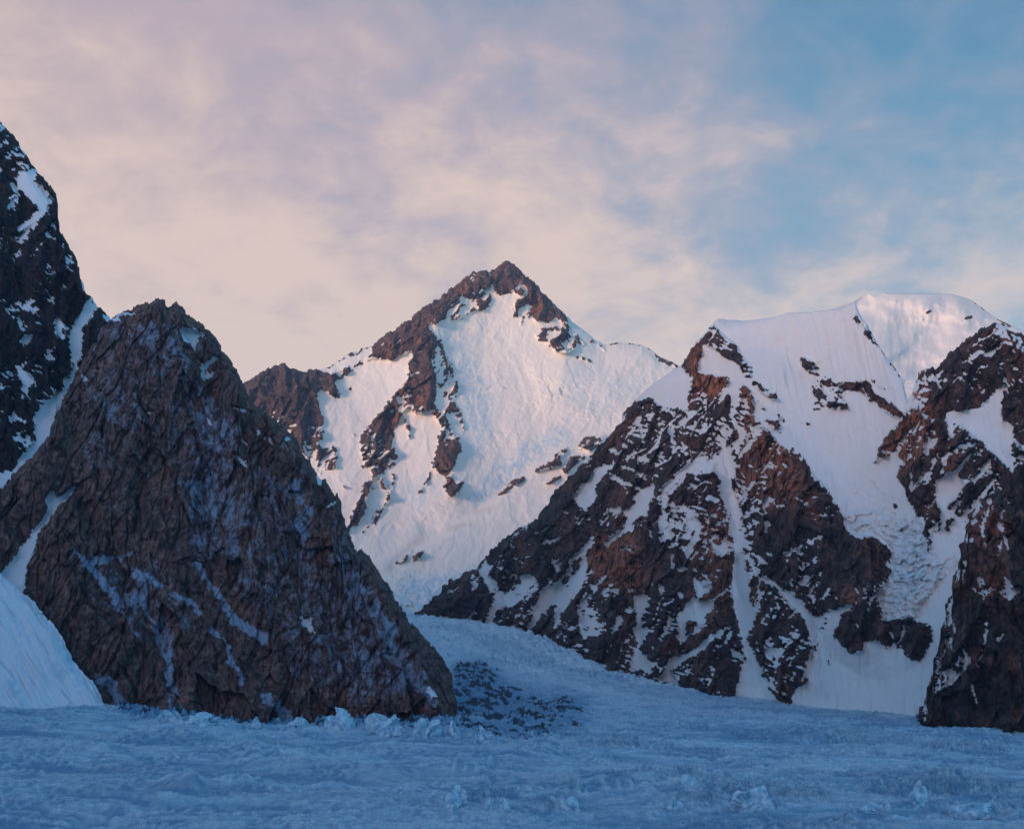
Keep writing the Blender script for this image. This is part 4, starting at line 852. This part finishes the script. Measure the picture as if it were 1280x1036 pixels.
def lump(name, rx, ry, rz, seed, kind):
    """an angular block or blade of glacier ice"""
    rs = np.random.RandomState(seed)
    nu, nv = 44, 26
    th = np.linspace(0, 2 * math.pi, nu, endpoint=False)[None, :]; ph = np.linspace(0.0, 1.0, nv)[:, None]
    r = np.cos(ph * math.pi / 2) ** (.55 if kind != 'spike' else .9)
    cx, sx = np.cos(th) * r, np.sin(th) * r; z = np.sin(ph * math.pi / 2) + 0 * th
    nn = 1 + .10 * fbm(cx * 2.6 + seed, sx * 2.6 + z * 2, 3, seed)
    cv, _ = cells(cx * 1.3 + seed * 3 + z * .7, sx * 1.3 + z * 1.1, seed, 1.3)
    nn = nn + .42 * cv
    lean = rs.uniform(-.35, .35)
    x = cx * nn * rx + z * lean * rx; y = sx * nn * ry; z = (z * (1 + .35 * cv) * rz) - .3 * rz * (ph < .04)
    V = np.stack([x, y, z], -1).reshape(-1, 3)
    me = bpy.data.meshes.new(name); fs = []
    for i in range(nv - 1):
        for j in range(nu):
            fs.append((i * nu + j, i * nu + (j + 1) % nu, (i + 1) * nu + (j + 1) % nu, (i + 1) * nu + j))
    fs.append(tuple((nv - 1) * nu + j for j in range(nu))); fs.append(tuple(range(nu - 1, -1, -1)))
    me.from_pydata(V.tolist(), [], fs); me.materials.append(M_serac)
    o = bpy.data.objects.new(name, me); bpy.context.scene.collection.objects.link(o); return o
SERACS = [  # px, py of the base, width px, height px, kind, label
 (209,903,30,15,'block','pale wedge of ice at the foot of the near spire, left end of the row'),
 (240,906,44,13,'block','long low ice hump just right of the wedge at the spire foot'),
 (320,909,12,11,'spike','small pointed ice tooth below the middle of the near spire'),
 (372,908,24,10,'block','low ice block between the pointed tooth and the round dome'),
 (425,912,32,24,'block','large rounded ice dome below the right part of the near spire'),
 (463,905,9,9,'spike','tiny ice tooth beside dark rubble, right of the round dome'),
 (482,918,42,23,'block','broad ice block right of the round dome, edge of the dark rubble'),
 (532,920,30,22,'block','cone shaped ice hump standing in front of the dark rubble'),
 (566,921,18,17,'spike','narrow ice peak at the middle of the dark rubble front'),
 (606,924,22,14,'block','squat ice block at the right end of the dark rubble front'),
 (282,980,15,12,'spike','lone ice spikes in the dark hollow of the left foreground'),
 (569,1010,26,20,'block','leaning ice block at the bottom edge, left of two small teeth'),
 (610,1012,9,13,'spike','thin ice tooth at the bottom edge, first right of the leaning block'),
 (632,1012,13,17,'spike','ice tooth at the bottom edge, second right of the leaning block'),
 (707,1012,30,14,'block','jagged ice rib at the bottom edge, just right of the two thin teeth'),
 (846,1014,24,15,'block','small ice block at the bottom edge between two jagged ribs'),
 (940,1010,46,21,'block','widest broken ice block at the bottom edge, right of centre'),
 (861,978,18,9,'block','small low ice hump set back from the bottom edge, right of centre'),
 (1102,1016,30,14,'block','ice block at the bottom edge left of the tall corner blade'),
 (1150,1006,26,26,'spike','tall ice blade near the bottom right corner'),
 (1222,1022,60,18,'block','wide pale ice mound in the bottom right corner')]
for i, (px_, py_, w_, h_, k_, lab) in enumerate(SERACS):
    x, d, z = place(px_, py_)
    s_ = d / F
    o = lump('ice_serac', w_ * .5 * s_, w_ * .5 * s_, h_ * s_ * 1.05, 3000 + i * 7, k_)
    o.location = (x, d + w_ * .4 * s_, z - h_ * s_ * .22); o.rotation_euler = (0, 0, i * 1.3)
    tag(o, lab, 'ice serac', group='ice seracs standing on the glacier')

# ------------------------------------------------------------------ rock rubble on the moraine (one heap nobody could count)
rs = np.random.RandomState(5)
cand = 9000
idx = rs.randint(0, deb.size, cand * 6); w = deb.reshape(-1)[idx]; d_ = GY.reshape(-1)[idx]
idx = idx[(w > .55) & (d_ > 1700)][:1500]
vs = []; fsl = []; base = 0
octv = np.array([(1,0,0),(-1,0,0),(0,1,0),(0,-1,0),(0,0,1),(0,0,-.6),(.6,.6,.5),(-.6,.6,.5),(.6,-.6,.5),(-.6,-.6,.5)], float)
octf = [(4,6,7),(4,7,9),(4,9,8),(4,8,6),(0,6,8),(2,7,6),(1,9,7),(3,8,9),(2,6,0),(2,1,7),(3,9,1),(3,0,8),(5,0,2),(5,2,1),(5,1,3),(5,3,0)]
for j in idx:
    r = min(rs.gamma(1.1, .6) + .3, 5.0)
    v = octv * (r * rs.uniform(.7, 1.3, (1, 3))) + rs.uniform(-.25, .25, octv.shape) * r
    vs.append(v + np.array([GX.reshape(-1)[j], GY.reshape(-1)[j], GZ.reshape(-1)[j] + .2 * r])); fsl += [tuple(a + base for a in f) for f in octf]; base += len(octv)
me = bpy.data.meshes.new('rubble'); me.from_pydata(np.concatenate(vs).tolist(), [], fsl)
m = bpy.data.materials.new('moraine_rock'); nt, ns, ls = nodes(m); geo = ns.new('ShaderNodeNewGeometry')
cc = mix_(ns, ls, ramp_(ns, ls, noise_(ns, ls, geo.outputs['Position'], .12, 4), .35, .65), (.05, .045, .045), (.13, .10, .09))
bs = ns.new('ShaderNodeBsdfPrincipled'); ls.new(cc, bs.inputs['Base Color']); bs.inputs['Roughness'].default_value = .9
out = ns.new('ShaderNodeOutputMaterial'); ls.new(bs.outputs[0], out.inputs[0]); me.materials.append(m)
o = bpy.data.objects.new('rubble', me); bpy.context.scene.collection.objects.link(o)
tag(o, 'dark rock rubble strewn over the ice beside the near spire', 'rubble', 'stuff')

# ================================================================== light, sky, air, camera
SUN_EL, SUN_AZ = 9.0, 232.0     # azimuth clockwise from +Y (view direction): low, behind and to the left
w_ = bpy.data.worlds.new('World'); bpy.context.scene.world = w_; w_.use_nodes = True
nt = w_.node_tree; nt.nodes.clear(); ns, ls = nt.nodes, nt.links
sky = ns.new('ShaderNodeTexSky'); sky.sky_type = 'NISHITA'; sky.sun_disc = False
sky.sun_elevation = math.radians(SUN_EL); sky.sun_rotation = math.radians(SUN_AZ); sky.altitude = 4500; sky.ozone_density = 4; sky.air_density = 1.2; sky.dust_density = .6
tint = ns.new('ShaderNodeMix'); tint.data_type = 'RGBA'; tint.blend_type = 'MULTIPLY'; tint.inputs[0].default_value = 1
ls.new(sky.outputs[0], tint.inputs[6]); tint.inputs[7].default_value = (.60, 1.15, .97, 1)
tc = ns.new('ShaderNodeTexCoord'); D = tc.outputs['Generated']
sep = ns.new('ShaderNodeSeparateXYZ'); ls.new(D, sep.inputs[0])
zz = math_(ns, ls, 'ADD', math_(ns, ls, 'MAXIMUM', sep.outputs[2], 0), .30)
cmb = ns.new('ShaderNodeCombineXYZ'); ls.new(math_(ns, ls, 'DIVIDE', sep.outputs[0], zz), cmb.inputs[0]); ls.new(math_(ns, ls, 'DIVIDE', sep.outputs[1], zz), cmb.inputs[1])
n1 = noise_(ns, ls, cmb.outputs[0], 2.1, 7, .55, .3)
n2 = noise_(ns, ls, cmb.outputs[0], 5.2, 6, .6, .4)
n3 = noise_(ns, ls, cmb.outputs[0], 13, 5, .6, .3)
cl = math_(ns, ls, 'ADD', math_(ns, ls, 'MULTIPLY', n1, .35), math_(ns, ls, 'ADD', math_(ns, ls, 'MULTIPLY', n2, .40), math_(ns, ls, 'MULTIPLY', n3, .25)))
# clouds thin out to the right and overhead
az = math_(ns, ls, 'DIVIDE', sep.outputs[0], math_(ns, ls, 'MAXIMUM', sep.outputs[1], .05))
elv = math_(ns, ls, 'DIVIDE', sep.outputs[2], math_(ns, ls, 'MAXIMUM', sep.outputs[1], .05))
bias = math_(ns, ls, 'ADD', math_(ns, ls, 'MULTIPLY', az, -.62), math_(ns, ls, 'MULTIPLY', math_(ns, ls, 'SUBTRACT', elv, .42), -.75))
uu = math_(ns, ls, 'ADD', math_(ns, ls, 'MULTIPLY', math_(ns, ls, 'SUBTRACT', cl, .5), 1.3), bias)
cover = ramp_(ns, ls, uu, -.42, .16)
lit = ramp_(ns, ls, math_(ns, ls, 'SUBTRACT', math_(ns, ls, 'SUBTRACT', cl, math_(ns, ls, 'MULTIPLY', az, .1)), math_(ns, ls, 'MULTIPLY', math_(ns, ls, 'SUBTRACT', elv, .36), .9)), .38, .60)
ccol = mix_(ns, ls, lit, (.288, .220, .228), (.415, .312, .255))
bl = mix_(ns, ls, ramp_(ns, ls, elv, .30, .56), (.092, .185, .245), (.055, .132, .205))
ccol = mix_(ns, ls, cover, bl, ccol)
bg1 = ns.new('ShaderNodeBackground'); ls.new(tint.outputs[2], bg1.inputs[0]); ls.new(math_(ns, ls, 'ADD', .135, math_(ns, ls, 'MULTIPLY', math_(ns, ls, 'MAXIMUM', sep.outputs[2], 0), .075)), bg1.inputs[1])
bg2 = ns.new('ShaderNodeBackground'); ls.new(ccol, bg2.inputs[0]); bg2.inputs[1].default_value = 1.0
frontf = ramp_(ns, ls, sep.outputs[1], .1, .6)
high = ramp_(ns, ls, sep.outputs[2], .8, .5)
cf = math_(ns, ls, 'MULTIPLY', high, math_(ns, ls, 'MULTIPLY', frontf, .9))
ms = ns.new('ShaderNodeMixShader'); ls.new(cf, ms.inputs[0])
# afterglow round the low sun, behind the camera
dp = ns.new('ShaderNodeVectorMath'); dp.operation = 'DOT_PRODUCT'; ls.new(D, dp.inputs[0]); ga, ge = math.radians(198), math.radians(15)
dp.inputs[1].default_value = (math.sin(ga) * math.cos(ge), math.cos(ga) * math.cos(ge), math.sin(ge))
bg3 = ns.new('ShaderNodeBackground'); bg3.inputs[0].default_value = (1, .50, .33, 1)
ls.new(math_(ns, ls, 'MULTIPLY', math_(ns, ls, 'POWER', math_(ns, ls, 'MAXIMUM', dp.outputs['Value'], 0), 10), .62), bg3.inputs[1])
ad = ns.new('ShaderNodeAddShader'); ls.new(bg1.outputs[0], ad.inputs[0]); ls.new(bg3.outputs[0], ad.inputs[1]); ls.new(ad.outputs[0], ms.inputs[1]); ls.new(bg2.outputs[0], ms.inputs[2])
wo = ns.new('ShaderNodeOutputWorld'); ls.new(ms.outputs[0], wo.inputs[0])

L = bpy.data.lights.new('sun', 'SUN'); L.energy = 1.55; L.angle = math.radians(14); L.color = (1, .58, .37)
lo = bpy.data.objects.new('sun', L); bpy.context.scene.collection.objects.link(lo)
el, az_ = math.radians(SUN_EL), math.radians(SUN_AZ)
from mathutils import Vector
sd = Vector((math.sin(az_) * math.cos(el), math.cos(az_) * math.cos(el), math.sin(el)))
lo.rotation_euler = sd.to_track_quat('Z', 'Y').to_euler(); lo.location = (0, 0, 4000)

HAZE = .95e-5
if HAZE > 0:
    x0, x1, y0, y1, z0, z1 = -45000, 45000, -43000, 47000, -700, 4200
    me = bpy.data.meshes.new('haze')
    me.from_pydata([(x0,y0,z0),(x1,y0,z0),(x1,y1,z0),(x0,y1,z0),(x0,y0,z1),(x1,y0,z1),(x1,y1,z1),(x0,y1,z1)], [], [(0,3,2,1),(4,5,6,7),(0,1,5,4),(1,2,6,5),(2,3,7,6),(3,0,4,7)])
    m = bpy.data.materials.new('air'); nt, ns, ls = nodes(m); pv = ns.new('ShaderNodeVolumePrincipled')
    pv.inputs['Color'].default_value = (.62, .78, 1, 1); pv.inputs['Density'].default_value = HAZE; pv.inputs['Anisotropy'].default_value = .2
    out = ns.new('ShaderNodeOutputMaterial'); ls.new(pv.outputs[0], out.inputs['Volume']); me.materials.append(m)
    o = bpy.data.objects.new('haze', me); bpy.context.scene.collection.objects.link(o); tag(o, 'thin blue evening haze', 'haze', 'stuff')

cam = bpy.data.cameras.new('camera'); co = bpy.data.objects.new('camera', cam); bpy.context.scene.collection.objects.link(co)
co.location = (0, 0, 0); co.rotation_euler = (math.radians(90), 0, 0)
cam.sensor_fit = 'HORIZONTAL'; cam.sensor_width = 36; cam.lens = 36 * F / 1280; cam.shift_y = (HY - 518) / 1280; cam.clip_start = 1; cam.clip_end = 200000
sc = bpy.context.scene; sc.camera = co
sc.view_settings.view_transform = 'Standard'; sc.view_settings.look = 'None'; sc.view_settings.exposure = 1.0; sc.view_settings.gamma = 1
sc.render.engine = 'CYCLES'; sc.cycles.max_bounces = 5; sc.cycles.diffuse_bounces = 3; sc.cycles.volume_bounces = 1; sc.cycles.volume_step_rate = 1
sc.cycles.use_denoising = True
